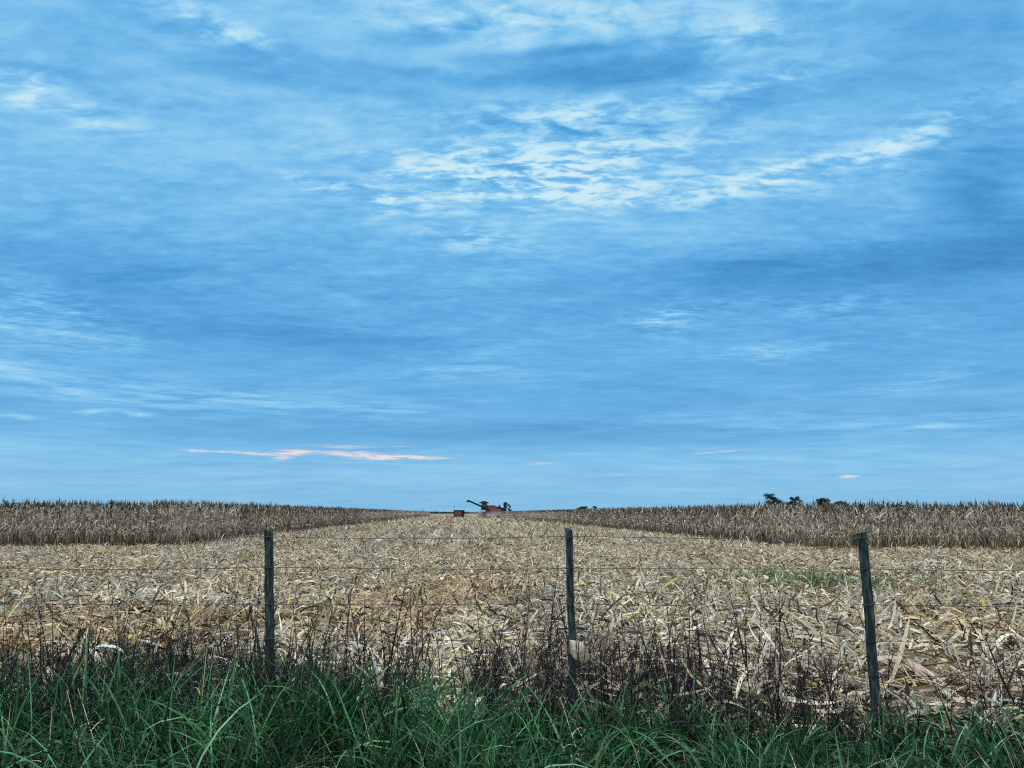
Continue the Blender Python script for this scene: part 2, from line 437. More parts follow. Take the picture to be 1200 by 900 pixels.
def build_maize():
    S = maize_sites()
    x, y = S[:, 0], S[:, 1]; dist = np.hypot(x, y)
    inview = np.abs(x / y) < .70
    front = (S[:, 4] < 5) | (S[:, 3] < 2)
    score = dist + np.where(front, 0, 8) + np.where(S[:, 3] >= 2, S[:, 4] * .25, S[:, 3] * 2.0)
    score[~inview | (S[:, 5] > 0)] = 1e6
    S[(S[:, 3] > 7) & (S[:, 4] > 14), 5] = 1
    single = np.zeros(len(S), bool)
    for b in (0, 1):
        idx = np.where(S[:, 2] == b)[0]
        single[idx[np.argsort(score[idx])[:150]]] = True
    # individuals
    protos = [maize_parts(0) for _ in range(9)]
    meshes = [tuple(g.mesh(nm) for g, nm in zip(p, ("maize_plant", "ear", "tassel"))) for p in protos]
    first = {}
    labels = ("dry maize plant at the near edge of the uncut block left of the strip",
              "dry maize plant at the near edge of the uncut block right of the strip")
    groups = ("standing maize plants left of the strip", "standing maize plants right of the strip")
    for i in np.where(single)[0]:
        v = int(rng.integers(len(meshes))); b = int(S[i, 2])
        loc = (x[i], y[i], float(ground_z(x[i], y[i]))); rot = (rng.normal(0, .07), rng.normal(0, .07), rng.uniform(0, 6.28))
        s = rng.uniform(.94, 1.07) * (1 if b == 0 else .94); scl = (s, s, s * rng.uniform(.97, 1.04))
        if v not in first:
            o = link("maize_plant", meshes[v][0], M_dry)
            link("ear", meshes[v][1], M_dry, o); link("tassel", meshes[v][2], M_dry, o)
            o.location = loc; o.rotation_euler = rot; o.scale = scl; first[v] = o
        else:
            o = copy_tree(first[v], loc, rot, scl)
        tag(o, labels[b], "maize plant", groups[b])
    # the rest of both blocks as one mass
    g = Geo()
    for lod in (0, 1, 2):
        nvar = 9 if lod == 0 else 7
        var = []
        for k in range(nvar):
            p = protos[k] if lod == 0 and False else maize_parts(1 if lod == 0 else lod)
            vv = Geo()
            for part in p:
                if part.n: vv.add(*part.merged())
            var.append(vv.merged())
        idx = np.where((S[:, 5] == lod) & ~single & (np.abs(x / y) < .85))[0]
        which = rng.integers(0, nvar, len(idx))
        for k in range(nvar):
            ii = idx[which == k]; m = len(ii)
            if m == 0: continue
            v, q, c = var[k]
            a = rng.uniform(0, 6.28, m); sc = rng.uniform(.92, 1.08, m) * np.where(S[ii, 2] == 0, 1, .94)
            ca, sa = np.cos(a)[:, None], np.sin(a)[:, None]
            tx = rng.normal(0, .06, m)[:, None]; ty = rng.normal(0, .06, m)[:, None]
            wide = 1.0 if lod < 2 else 1.5
            X = (v[None, :, 0] * ca - v[None, :, 1] * sa) * wide + v[None, :, 2] * tx
            Y = (v[None, :, 0] * sa + v[None, :, 1] * ca) * wide + v[None, :, 2] * ty
            V = np.stack([X, Y, np.repeat(v[None, :, 2], m, 0)], -1) * sc[:, None, None]
            V += np.stack([x[ii], y[ii], ground_z(x[ii], y[ii])], 1)[:, None, :]
            Q = (q[None] + (np.arange(m) * len(v))[:, None, None]).reshape(-1, 4)
            tone = np.exp(rng.normal(0, .12, (m, 1, 1))) * np.where(vnoise(x[ii] * .3, y[ii] * .05 + 20) > .62, .85, 1.0)[:, None, None]
            C = np.clip(c[None] * tone, 0, .8).reshape(-1, 3)
            g.add(V.reshape(-1, 3), Q, C)
    o = link("maize_crop", g.mesh("maize_crop"), M_dry)
    tag(o, "dense dry uncut maize filling both blocks behind their front plants", "maize crop", kind="stuff")
build_maize()

# ------------------------------------------------------------------ verge: grass and dead weeds
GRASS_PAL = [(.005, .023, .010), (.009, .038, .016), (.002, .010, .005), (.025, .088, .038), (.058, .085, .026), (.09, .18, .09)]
def grass():
    g = Geo()
    def put(x, y, h, w, lean, n, pal, wts):
        m = len(x)
        P = np.stack([x, y, ground_z(x, y) - .01], 1)
        az = rng.uniform(0, 6.28, m)
        el = rng.uniform(1.0, 1.52, m)
        D = np.stack([np.cos(az) * np.cos(el), np.sin(az) * np.cos(el), np.sin(el)], 1) + lean
        c = pick(pal, wts, m, .42)
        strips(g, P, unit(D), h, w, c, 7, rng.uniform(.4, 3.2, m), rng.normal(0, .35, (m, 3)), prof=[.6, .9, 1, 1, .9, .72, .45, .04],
               fold=rng.uniform(.1, .3, m), tipcol=np.clip(c * np.array([3.0, 2.1, 2.5]), 0, .5))  # blade highlights put into the colour: tips lightened over the base
    # thick sward from just in front of the road edge to the fence, taller and denser on the left
    n = 70000
    x = rng.uniform(-6.5, 6.7, n); y = rng.uniform(3.3, 6.3, n)
    edge = 5.80 - .55 * np.clip((x - .1) / 2.2, -.15, 1) + (vnoise(x * 1.3, x * 0 + 5) - .5) * .9
    edge = edge + .35 * np.exp(-((x + 1.6) / .9) ** 2)
    dens = np.clip(.06 + 2.0 * (vnoise(x * 2.3, y * 2.3) - .30), .03, 1)
    dens = dens * np.clip(1.25 - .22 * np.maximum(x, 0), .5, 1)
    k = (y < edge) & (rng.uniform(0, 1, n) < dens) & (np.abs(x) < y * .72 + 2.2)
    x, y = x[k], y[k]; m = len(x)
    tuft = .55 + .75 * vnoise(x * 1.6 + 11, y * 1.6 + 2)
    side = np.clip(1.06 - .15 * (x + .5), .50, 1.18) + .15 * np.exp(-((x + 1.5) / .9) ** 2)
    h = rng.uniform(.20, .58, m) * tuft * side
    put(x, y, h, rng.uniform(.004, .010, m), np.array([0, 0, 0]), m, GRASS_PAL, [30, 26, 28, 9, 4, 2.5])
    # broad-bladed tussocks
    for t in range(320):
        cx = rng.uniform(-5.9, 5.9); cy = rng.uniform(3.7, 5.4)
        if abs(cx) > cy * .72 + 2.0: continue
        m = int(rng.integers(22, 55)); s = .90 * np.clip(1.07 - .14 * (cx + .5), .5, 1.15)
        xx = cx + rng.normal(0, .07, m); yy = cy + rng.normal(0, .07, m)
        bright = rng.uniform(.8, 1.35)
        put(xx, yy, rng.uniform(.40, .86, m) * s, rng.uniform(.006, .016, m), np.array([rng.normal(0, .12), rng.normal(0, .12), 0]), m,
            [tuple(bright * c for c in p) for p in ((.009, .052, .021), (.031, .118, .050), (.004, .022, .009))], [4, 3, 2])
    # low broadleaf ground plants between the blades
    n = 5200
    x = rng.uniform(-4.8, 5, n); y = rng.uniform(3.4, 6.0, n)
    P = np.stack([x, y, ground_z(x, y) + rng.uniform(.03, .28, n)], 1)
    strips(g, P, dirs(n, -.2, .8), rng.uniform(.04, .09, n), rng.uniform(.02, .035, n), pick([(.014, .050, .030), (.03, .07, .055)], [2, 1], n, .2), 3, .8, prof=[.3, 1, .8, .1])
    # scattered bleached blades
    n = 1300
    x = rng.uniform(-4.8, 5, n); y = rng.uniform(3.6, 6.0, n)
    P = np.stack([x, y, ground_z(x, y)], 1)
    strips(g, P, dirs(n, .9, 1.5), rng.uniform(.25, .65, n), rng.uniform(.004, .009, n), pick([(.40, .40, .28), (.30, .33, .22), (.22, .17, .09)], [1, 1, 1], n), 6, rng.uniform(.4, 3, n), prof=[.7, 1, 1, .9, .7, .4, .05])
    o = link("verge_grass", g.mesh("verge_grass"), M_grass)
    tag(o, "lush deep green long grass on the verge in front of the fence", "grass", kind="stuff")
    # green regrowth in the stubble
    g2 = Geo(); n = 1900
    x = 5.8 + rng.normal(0, 1.25, n); y = 16.6 + rng.normal(0, .9, n)
    k = vnoise(x * 1.6, y * 1.6 + 30) > .42; x, y = x[k], y[k]; n = len(x)
    P = np.stack([x, y, ground_z(x, y) + rng.uniform(.05, .22, n)], 1)
    strips(g2, P, dirs(n, .5, 1.4), rng.uniform(.12, .38, n), rng.uniform(.010, .022, n), pick([(.08, .17, .09), (.13, .22, .13), (.06, .12, .07)], [2, 2, 1], n), 4, rng.uniform(.5, 2.5, n), prof=[.6, 1, .9, .6, .06])
    o = link("green_regrowth", g2.mesh("green_regrowth"), M_grass)
    tag(o, "small patch of fresh green regrowth in the stubble left of the leaning post", "regrowth", kind="stuff")
grass()

WEED_PAL = [(.015, .016, .023), (.011, .012, .017), (.032, .031, .036), (.026, .025, .042)]
def weed_geo(h, twigs, lodk=3):
    stem, tw = Geo(), Geo()
    bend = rng.choice([.06, .10, .35, .7]); open_ = rng.choice([.5, .5, .15, .9])      # upright, arching and sprawling habits
    up = unit(np.array([[rng.normal(0, .07), rng.normal(0, .06), 1.0]]))
    cur = rng.normal(0, 1, (1, 3)) * bend; cur[0, 2] = -.3 * bend
    S = 5
    pts, ds = centreline(np.array([[0., 0., -.02]]), up, h, S, 0.0, cur)
    tubes(stem, np.array([[0., 0., -.02]]), up, h, rng.uniform(.0036, .0054), pick(WEED_PAL, [3, 3, 2, 2], 1), S, lodk, curl=cur, prof=[1.2, 1.1, 1, .8, .6, .3])
    f = rng.uniform(.30, .98, twigs)
    P = np.stack([np.interp(f * S, np.arange(S + 1), pts[0, :, i]) for i in range(3)], 1)
    L = rng.uniform(.06, .22, twigs) * (1.15 - .6 * f)
    D = dirs(twigs, open_, 1.25)
    L = L * rng.choice([.8, 1.0, 1.7])
    c = pick(WEED_PAL, [3, 3, 2, 2], twigs)
    tubes(tw, P - D * .004, D, L, .0019, c, 2, 3, droop=-.3, prof=[1, .9, .4])
    # shrivelled leaves and seed heads along the twigs
    m = int(twigs * 1.6); r = rng.integers(0, twigs, m); t = rng.uniform(.2, 1.05, m)
    strips(tw, P[r] + D[r] * (L[r] * t)[:, None], dirs(m, -.6, 1.2), rng.uniform(.012, .04, m), rng.uniform(.005, .012, m), pick(WEED_PAL, [2, 2, 3, 3], m, .3) * 1.1, 2, 1.0, prof=[.5, 1, .1])
    return stem, tw

def weeds():
    protos = []
    for k in range(20):
        s, t = weed_geo(rng.uniform(.80, 1.12), int(rng.integers(5, 15)), 4)
        s.add(*t.merged()); protos.append(s.mesh("weed_stalk"))
    first = {}
    N = 0
    while N < 290:
        x = rng.uniform(-4.6, 4.4); y = rng.uniform(5.15, 6.9)
        if N < 5: x = .45 + rng.normal(0, .17); y = rng.uniform(5.12, 5.4)
        w = .62 + .38 * math.exp(-((x + 1.1) / 1.6) ** 2) + .15 * math.exp(-((x - 1.2) / .8) ** 2) - (.35 if x > 2.4 else 0) - .1 * (x < -3)
        if rng.uniform() > w or abs(x) > y * .70: continue
        sc = rng.uniform(.58, 1.10) * (1.0 if x < 2.2 else .75)
        loc = (x, y, float(ground_z(x, y))); rot = (rng.normal(0, .13), rng.normal(0, .13), rng.uniform(0, 6.28)); scl = (sc * rng.uniform(.8, 1.1), sc * rng.uniform(.8, 1.1), sc)
        v = int(rng.integers(20))
        if v not in first:
            o = link("weed_stalk", protos[v], M_weed)
            o.location = loc; o.rotation_euler = rot; o.scale = scl; first[v] = o
        else:
            o = copy_tree(first[v], loc, rot, scl)
        tag(o, "thin dark dead weed stalk with short side twigs rising along the wire fence", "weed", "dead weed stalks along the fence")
        N += 1
    g = Geo()
    var = []
    for k in range(14):
        s, t = weed_geo(rng.uniform(.26, .66), int(rng.integers(5, 13)))
        v = Geo(); v.add(*s.merged()); v.add(*t.merged()); var.append(v.merged())
    n = 4600
    x = rng.uniform(-6.2, 6.2, n); y = rng.uniform(5.0, 7.0, n)
    x[:90] = .43 + rng.normal(0, .16, 90); y[:90] = rng.uniform(5.1, 5.45, 90)
    d = .22 - .18 * (x > 2) + .95 * (vnoise(x * 1.7 + 5, y * 1.2) - .36) + .25 * np.exp(-((x - 1.75) / .55) ** 2) + .4 * np.exp(-((x + 2.8) / .8) ** 2) - .25 * (x > 2.6) - .25 * np.clip(y - 6.2, 0, 1)
    k = (rng.uniform(0, 1, n) < d) & (np.abs(x) < y * .73 + 1.4)
    x, y = x[k], y[k]
    for i in range(len(x)):
        v, q, c = var[int(rng.integers(14))]
        a = rng.uniform(0, 6.28); s = rng.uniform(.7, 1.25); ca, sa = math.cos(a), math.sin(a)
        V = np.stack([v[:, 0] * ca - v[:, 1] * sa, v[:, 0] * sa + v[:, 1] * ca, v[:, 2]], 1) * s + np.array([x[i], y[i], ground_z(x[i], y[i])])
        g.add(V, q, c)
    o = link("weed_thicket", g.mesh("weed_thicket"), M_weed)
    tag(o, "low tangle of dark dead weeds between the grass and the stubble", "weeds", kind="stuff")
weeds()

# ------------------------------------------------------------------ fence
M_post = plain_mat("weathered_post", (.010, .022, .030), .85, 0, (.08, .14, .17), 18, .46, .74, .9, .2, (3.2, 3.2, .5))
M_wire = plain_mat("galvanised_wire", (.06, .06, .065), .6, .4, (.03, .025, .022), 40)
M_stone = plain_mat("lichen_stone", (.46, .45, .39), .95, 0, (.20, .225, .16), 13, .44, .60, 1.0, .15)
WIRE_Z = (1.427, 1.207, .954, .71, .483, .264)

def bm_obj(name, bm, mat, parent=None, smooth=False):
    bmesh.ops.recalc_face_normals(bm, faces=bm.faces)
    me = bpy.data.meshes.new(name); bm.to_mesh(me); bm.free()
    if smooth: me.polygons.foreach_set("use_smooth", np.ones(len(me.polygons), bool))
    return link(name, me, mat, parent)

def post_bm(base, top, w, d, seed, roundness):
    """split timber: an uneven rounded-square section that wanders a little, sawn off crooked at the top"""
    r = np.random.default_rng(seed); bm = bmesh.new(); K = 12; S = 26
    base = np.array(base); top = np.array(top); rings = []
    ph = r.uniform(0, 6.28, 4)
    for s in range(S + 1):
        t = s / S; c = base + (top - base) * t
        c = c + np.array([.004 * math.sin(7 * t + ph[0]) + .002 * math.sin(19 * t + ph[1]), .004 * math.sin(5 * t + ph[2]), 0])
        ring = []
        for k in range(K):
            a = 2 * math.pi * (k + .5) / K
            e = 2.0 / roundness
            cx = math.copysign(abs(math.cos(a)) ** e, math.cos(a)); sy = math.copysign(abs(math.sin(a)) ** e, math.sin(a))
            j = 1 + .07 * math.sin(3 * a + ph[3] + 2 * t) + r.normal(0, .025)
            z = c[2] + (.012 * math.cos(a + ph[1]) if s == S else 0)
            ring.append(bm.verts.new((c[0] + cx * w / 2 * j, c[1] + sy * d / 2 * j, z)))
        rings.append(ring)
    for s in range(S):
        for k in range(K):
            bm.faces.new((rings[s][k], rings[s][(k + 1) % K], rings[s + 1][(k + 1) % K], rings[s + 1][k]))
    bm.faces.new(rings[-1]); bm.faces.new(rings[0][::-1])
    return bm

POSTS = [((-1.675, 5.6, -.25), (-1.806, 5.6, 1.47), .058, .056, 4.0), ((.437, 5.6, -.25), (.423, 5.6, 1.482), .053, .052, 4.0), ((2.556, 5.5, -.25), (2.542, 5.5, 1.454), .064, .062, 2.6)]
def fence():
    root = empty("wire_fence", (0, 5.6, 0))
    tag(root, "dark weathered timber posts strung with thin horizontal wires along the field edge", "fence")
    plabel = ("square post leaning left, left of the combine harvester", "upright square post with a pale stone tied low against it", "thick rounded post at the right, nearest the husk heap")
    for i, (b, t, w, d, rn) in enumerate(POSTS):
        o = bm_obj("post", post_bm((b[0], b[1] - 5.6, b[2]), (t[0], t[1] - 5.6, t[2]), w, d, 20 + i, rn), M_post, root)
        o["label"] = plabel[i]
        for z in WIRE_Z[:5]:                            # tie wire round the post at every strand
            g = Geo()
            f = (z - b[2]) / (t[2] - b[2]); cx = b[0] + (t[0] - b[0]) * f; cy = b[1] + (t[1] - b[1]) * f - 5.6
            th = np.linspace(0, 2 * math.pi, 17); p4 = lambda v: np.sign(v) * np.abs(v) ** .6
            Q = np.stack([cx + p4(np.cos(th)) * w * .57, cy + p4(np.sin(th)) * d * .60, z + .008 * np.sin(th + 1)], 1); E = np.roll(Q, -1, 0)[:-1] - Q[:-1]; L_ = np.linalg.norm(E, axis=1)
            tubes(g, Q[:-1] - E * .08, E, L_ * 1.16, .0019, np.ones((16, 3)) * .1, 1, 5, curl=np.zeros((16, 3)), prof=[1, 1])
            a = rng.uniform(-.4, 1.2)
            tubes(g, Q[14:15], np.array([[math.cos(a), -.5, math.sin(a)]]), rng.uniform(.03, .07), .0019, np.ones((1, 3)) * .1, 3, 5, curl=rng.normal(0, .6, (1, 3)), prof=[1, 1, 1, 1])
            link("wire_tie", g.mesh("wire_tie", True), M_wire, o)
    for z in WIRE_Z:
        # each strand in front of the posts, sagging a little between them
        xs = np.linspace(-12, 12, 161); g = Geo()
        sup = np.array([-10.4, -6.1, -3.95, -1.75, .43, 2.55, 4.7, 6.9, 11.1])
        i = np.clip(np.searchsorted(sup, xs) - 1, 0, len(sup) - 2); u = np.clip((xs - sup[i]) / (sup[i + 1] - sup[i]), 0, 1)
        zz = z - .010 * 4 * u * (1 - u) + .004 * np.sin(xs * 2.1 + z * 9)
        yy = np.interp(xs, [-12, 1, 2.55, 12], [0, 0, -.1, -.14]) - .038
        P = np.stack([xs, yy, zz], 1); r = .0021; V = []
        for k in range(5):
            a = 2 * math.pi * k / 5
            V.append(P + np.array([0, r * math.cos(a), r * math.sin(a)]))
        V = np.stack(V, 1); n = len(P); s = np.arange(n - 1)[:, None] * 5; k = np.arange(5)[None]; k1 = (k + 1) % 5
        q = np.stack([s + k, s + k1, s + 5 + k1, s + 5 + k], -1).reshape(-1, 4)
        link("wire", mesh_from("wire", V.reshape(-1, 3), q, None, True), M_wire, root)
fence()

def blob_bm(sx, sy, sz, seed, rough=.12, sub=4, cut=0.0):
    bm = bmesh.new(); bmesh.ops.create_icosphere(bm, subdivisions=sub, radius=1)
    r = np.random.default_rng(seed); f = [(unit(r.normal(0, 1, (1, 3)))[0], r.uniform(1.5, 5), r.uniform(0, 6)) for _ in range(9)]
    pl = [(unit(r.normal(0, 1, (1, 3)))[0], r.uniform(.45, .74)) for _ in range(13)]
    for v in bm.verts:
        p = np.array(v.co)
        if cut:
            for nrm, dd in pl:
                h = p @ nrm - dd
                if h > 0: p = p - nrm * h * cut
        n = sum(math.sin(w * float(p @ a) + b) for a, w, b in f) / 9
        p = p * (1 + rough * n + .01 * r.normal())
        v.co = (p[0] * sx, p[1] * sy, p[2] * sz)
    return bm

st = bm_obj("stone", blob_bm(.112, .062, .092, 7, .16, 4, 1.0), M_stone, None, True)
st.location = (.470, 5.475, .640); st.rotation_euler = (0, .35, .2)
tag(st, "pale lichen-spotted stone wired low against the middle fence post", "stone")
M_bind = plain_mat("rusty_binding_wire", (.03, .026, .026), .8, .2)
for off in (-.022, .026):
    g = Geo(); th = np.linspace(0, 2 * math.pi, 40); c, s_ = np.cos(th), np.sin(th)
    P = np.stack([off + .030 * s_, .072 * c, .090 * s_], 1); D = np.roll(P, -1, 0)[:-1] - P[:-1]
    tubes(g, P[:-1], D, np.linalg.norm(D, axis=1), .0028, np.ones((39, 3)) * .03, 1, 4, curl=np.zeros((39, 3)), prof=[1, 1])
    o = link("binding_wire", g.mesh("binding_wire"), M_bind, st); o.rotation_euler = (0, -.6, 0)

# ------------------------------------------------------------------ single pieces that stand out
def dry_blades(name, label, cat, loc, specs, mat, pal):
    """specs: (direction, length, width, droop)"""
    g = Geo()
    for d, L, w, dr in specs:
        strips(g, np.array([[rng.normal(0, .02), rng.normal(0, .02), 0.]]), unit(np.array([d], float)), L, w, pick(pal, [1] * len(pal), 1, .08), 10, dr, rng.normal(0, .25, (1, 3)),
               prof=[.45, .75, .95, 1, 1, .95, .85, .7, .5, .3, .06], fold=.22, ref=np.array([[d[1] * .5, -d[0] * .3 + .2, .9]]))
    tag(link(name, g.mesh(name), mat, None, loc), label, cat)
gz = lambda x, y, dz=0.0: (x, y, float(ground_z(x, y)) + dz)
dry_blades("husk_bundle", "bluish white bundle of torn husks among dark weeds left of the leaning left post", "husk", gz(-3.55, 6.55, .42),
           [((.9, -.3, .3), .34, .06, .8), ((.8, .2, .0), .30, .05, 1.0), ((.7, -.4, -.2), .26, .05, .6), ((-.6, -.3, .4), .16, .05, 1.5), ((.9, .1, .5), .38, .04, 1.8)], M_dry, [(.70, .74, .74), (.62, .68, .70)])
dry_blades("yellow_leaf", "yellow-green curled maize leaf lying beside the bluish white husks", "leaf", gz(-3.42, 6.9, .44),
           [((.4, -.5, .7), .26, .075, 1.4), ((.2, -.5, .5), .22, .06, 1.0), ((-.3, -.4, .6), .18, .05, 2.0)], M_dry, [(.50, .46, .12), (.58, .52, .22)])
dry_blades("rust_leaf", "rust-brown folded leaf on the straw far right of the thick right post", "leaf", gz(3.95, 6.7, .14),
           [((.6, -.5, .3), .22, .07, 1.0), ((-.7, -.4, .25), .18, .06, 1.4), ((.1, -.6, .5), .16, .06, 1.8)], M_dry, [(.26, .10, .045), (.20, .085, .04)])
dry_blades("broad_leaf", "broad bleached maize leaf bent sharply upward beside the thick right post", "leaf", gz(2.78, 6.25, .06),
           [((.55, .1, .9), .34, .05, .3), ((.8, -.2, .35), .42, .055, 1.2)], M_dry, [(.70, .64, .52)])
dry_blades("arched_husk", "large grey-brown husk arching over a dark hollow right of the thick right post", "husk", gz(3.15, 6.75, .30),
           [((.95, -.25, .25), .75, .10, 1.5), ((.95, -.35, .1), .70, .07, 1.3), ((.9, -.45, .3), .62, .06, 1.9), ((.8, -.6, .2), .55, .05, 1.6)], M_dry, [(.42, .36, .28), (.34, .28, .21), (.52, .45, .35)])

M_straw = leaf_mat("bleached_grass_stalk", .6, 0, .3, 60)
STALKS = [("pale dry grass stalk near the left edge, upright and kinked", (-2.60, 4.5), .52, (-.10, 0, 1)),
          ("pale dry grass stalk leaning left, the longer of two crossing at the left tussock", (-2.30, 4.6), .64, (-.42, 0, 1)),
          ("pale dry grass stalk leaning left, shorter one of two crossing at the left tussock", (-2.46, 4.65), .60, (-.34, .1, 1)),
          ("tall pale straight grass stalk rising through the grass left of the leaning left post", (-1.895, 4.8), .80, (-.02, 0, 1)),
          ("short pale stalk leaning left in the grass between the left and middle posts", (-.72, 4.5), .50, (-.26, 0, 1)),
          ("bright bleached grass stalk leaning left in front of the middle post", (.46, 4.6), .56, (-.36, 0, 1)),
          ("second thin bleached stalk leaning beside the bright one in front of the middle post", (.40, 4.62), .44, (-.40, 0, 1))]
for lab, (x, y), h, d in STALKS:
    g = Geo(); D = unit(np.array([d], float)); cz = np.array([[rng.normal(0, .06), 0, 0]])
    tubes(g, np.array([[0, 0, 0.]]), D, h, .0030, pick([(.62, .60, .48)], [1], 1, .05), 6, 4, curl=cz, prof=[1.1, 1.1, 1, .9, .8, .7, .4])
    o = link("grass_stalk", g.mesh("grass_stalk", True), M_straw, None, gz(x, y)); tag(o, lab, "grass stalk", "bleached grass stalks in the verge")
    g = Geo(); n = 2
    strips(g, D * h * np.array([[.35], [.6]]), dirs(n, .5, 1.1), rng.uniform(.12, .22, n), .006, pick([(.50, .50, .36)], [1], n, .1), 5, 1.8)
    link("blade", g.mesh("blade"), M_straw, o)

# ------------------------------------------------------------------ trees and far growth
M_bark = plain_mat("dark_bark", (.05, .042, .038), .9, 0, (.09, .08, .07), 4, .4, .7, .5, .2)
TREE_PAL = [(.018, .030, .026), (.026, .040, .030), (.013, .022, .022), (.036, .048, .038)]
def tree(name, label, cat, loc, lobes, trunk_h, leaves, size, group, sc=1.0):
    """lobes: (dx, dy, z, rx, rz) clumps of the crown; limbs run from the trunk to each"""
    root = empty(name, loc); tag(root, label, cat, group); root.scale = (sc,) * 3
    tg = Geo()
    tubes(tg, np.array([[0, 0, -.3]]), np.array([[.05, 0, 1.]]), trunk_h + .3, .035 * (trunk_h + 4), np.ones((1, 3)) * .05, 4, 7, prof=[1.25, 1, .85, .75, .6])
    for dx, dy, z, rx, rz in lobes:
        p0 = np.array([[0.05 * trunk_h, 0, trunk_h * rng.uniform(.6, .95)]]); d = np.array([[dx, dy, z]]) - p0
        tubes(tg, p0, d, np.linalg.norm(d), .014 * (trunk_h + 4), np.ones((1, 3)) * .05, 3, 5, prof=[1, .7, .5, .25])
    link("trunk", tg.mesh("trunk", True), M_bark, root)
    cg = Geo(); tot = sum(l[3] ** 2 * l[4] for l in lobes)
    for dx, dy, z, rx, rz in lobes:
        n = max(60, int(1.3 * leaves * rx * rx * rz / tot)); k = 14
        sub = unit(rng.normal(0, 1, (k, 3))) * rng.uniform(.45, .95, (k, 1))          # sub-clumps inside the lobe
        c = sub[rng.integers(0, k, n)] + rng.normal(0, .20, (n, 3))
        P = np.array([dx, dy, z]) + c * np.array([rx, rx, rz])
        strips(cg, P, unit(rng.normal(0, 1, (n, 3)) + np.array([0, 0, -.3])), rng.uniform(.7, 1.3, n) * size, rng.uniform(.35, .6, n) * size, pick(TREE_PAL, [3, 3, 2, 1], n, .25), 2, .6, prof=[.4, 1, .15])
    link("crown", cg.mesh("crown"), M_far, root)

def zf(x, y): return (x, y, 0.0)
GR = "distant trees over the right maize block"
tree("tree", "tallest dark tree on the skyline over the right maize, leftmost of its row", "tree", zf(179.2, 520), [(-2.4, 0, 11.8, 2.0, 1.7), (1.0, .5, 11.4, 2.5, 2.0), (2.4, -.5, 9.4, 2.3, 2.0), (-1.6, .4, 8.3, 2.0, 1.6), (0, 0, 6.4, 3.4, 2.0)], 6.5, 1500, .75, GR, 1.12)
tree("small_tree", "small bushy tree against the right side of the tallest skyline tree", "tree", zf(186.2, 523), [(0, 0, 8.4, 1.6, 1.5), (1.2, 0, 7.2, 1.7, 1.6), (-1.2, .3, 6.4, 1.7, 1.6)], 4, 700, .65, GR, 1.12)
tree("small_tree", "low rounded bush-like tree touching the second tall skyline tree's left side", "tree", zf(191.6, 519), [(-.6, 0, 7.2, 1.9, 1.6), (1.2, .2, 7.0, 1.6, 1.4), (0, 0, 5.4, 2.4, 1.6)], 3.5, 700, .65, GR, 1.12)
tree("tree", "second tall skyline tree over the right maize, its crown leaning right", "tree", zf(196.6, 520), [(-1.5, 0, 10.2, 2.0, 1.5), (1.0, .3, 10.4, 1.8, 1.3), (2.6, -.2, 8.6, 1.2, 1.2), (-1.0, 0, 8.0, 2.2, 1.7), (.6, .2, 6.0, 2.5, 1.8)], 5.5, 1200, .7, GR, 1.12)
tree("tree", "wide-crowned skyline tree standing alone, third tall one from the left", "tree", zf(215.0, 520), [(-2.2, 0, 9.6, 2.0, 1.4), (.4, .4, 9.5, 2.1, 1.4), (2.6, -.3, 8.9, 1.9, 1.3), (0, 0, 7.2, 3.2, 1.7)], 5, 1200, .7, GR, 1.12)
tree("small_tree", "low broad tree at the right end of the skyline row", "tree", zf(226.8, 521), [(-2.6, 0, 7.2, 1.8, 1.3), (0, .3, 7.7, 2.0, 1.4), (2.6, 0, 7.1, 2.0, 1.3), (0, 0, 5.4, 3.4, 1.6)], 3.5, 900, .65, GR, 1.12)
G2 = "far trees right of the combine"
tree("tree", "small far rounded tree, leftmost of three low on the horizon above the middle post", "tree", zf(81.5, 900), [(-2, 0, 6.6, 2.4, 1.6), (1, 0, 7.2, 2.4, 1.6), (0, 0, 5, 3.6, 2)], 3.5, 500, 1.1, G2)
tree("tree", "far broad tree between the low rounded tree and the slim one above the middle post", "tree", zf(87.6, 900), [(-1.6, 0, 7.9, 2.6, 1.8), (1.6, 0, 7.7, 2.4, 1.7), (0, 0, 5.4, 3.4, 2.2)], 4, 600, 1.1, G2)
tree("tree", "slim far tree with a tufted top, rightmost of the three above the middle post", "tree", zf(99, 900), [(-.8, 0, 8.6, 2.0, 1.3), (1.4, 0, 7.7, 1.7, 1.1), (0, 0, 6.6, 1.5, 1.6)], 5.5, 420, .9, G2)
G3 = "trees behind the combine"
tree("tree", "tall narrow dark tree rising just right of the combine", "tree", zf(-5.0, 600), [(-.3, 0, 8.8, 1.5, 1.3), (-.5, 0, 6.8, 1.4, 1.6), (-.3, 0, 4.6, 1.5, 1.7), (-.2, 0, 2.8, 1.8, 1.5)], 5.5, 900, .7, G3)
tree("tree", "slender sparse tree beside the tall narrow one right of the combine", "tree", zf(-2.3, 601), [(-.6, 0, 8.0, .9, .8), (.6, 0, 6.7, 1.0, .9), (-.3, 0, 5.0, .9, .9), (.5, 0, 3.6, 1.5, 1.1)], 6, 420, .6, G3)
tree("bush", "low dark bush between the combine and the tall narrow tree", "bush", zf(-8.4, 598), [(-1, 0, 3.4, 1.5, 1.2), (1, 0, 4.2, 1.3, 1.3), (0, 0, 2.2, 2.2, 1.6)], 1.8, 420, .6, G3)
tree("bush", "low dark bush at the far left end of the harvested strip, beside a thin pole", "bush", zf(-53.3, 452), [(-2.6, 0, 1.6, 1.8, 1.0), (0, 0, 1.7, 2.0, 1.0), (2.4, 0, 1.5, 1.7, 1.0), (0, 0, .8, 3.4, .9)], .9, 700, .5, None)

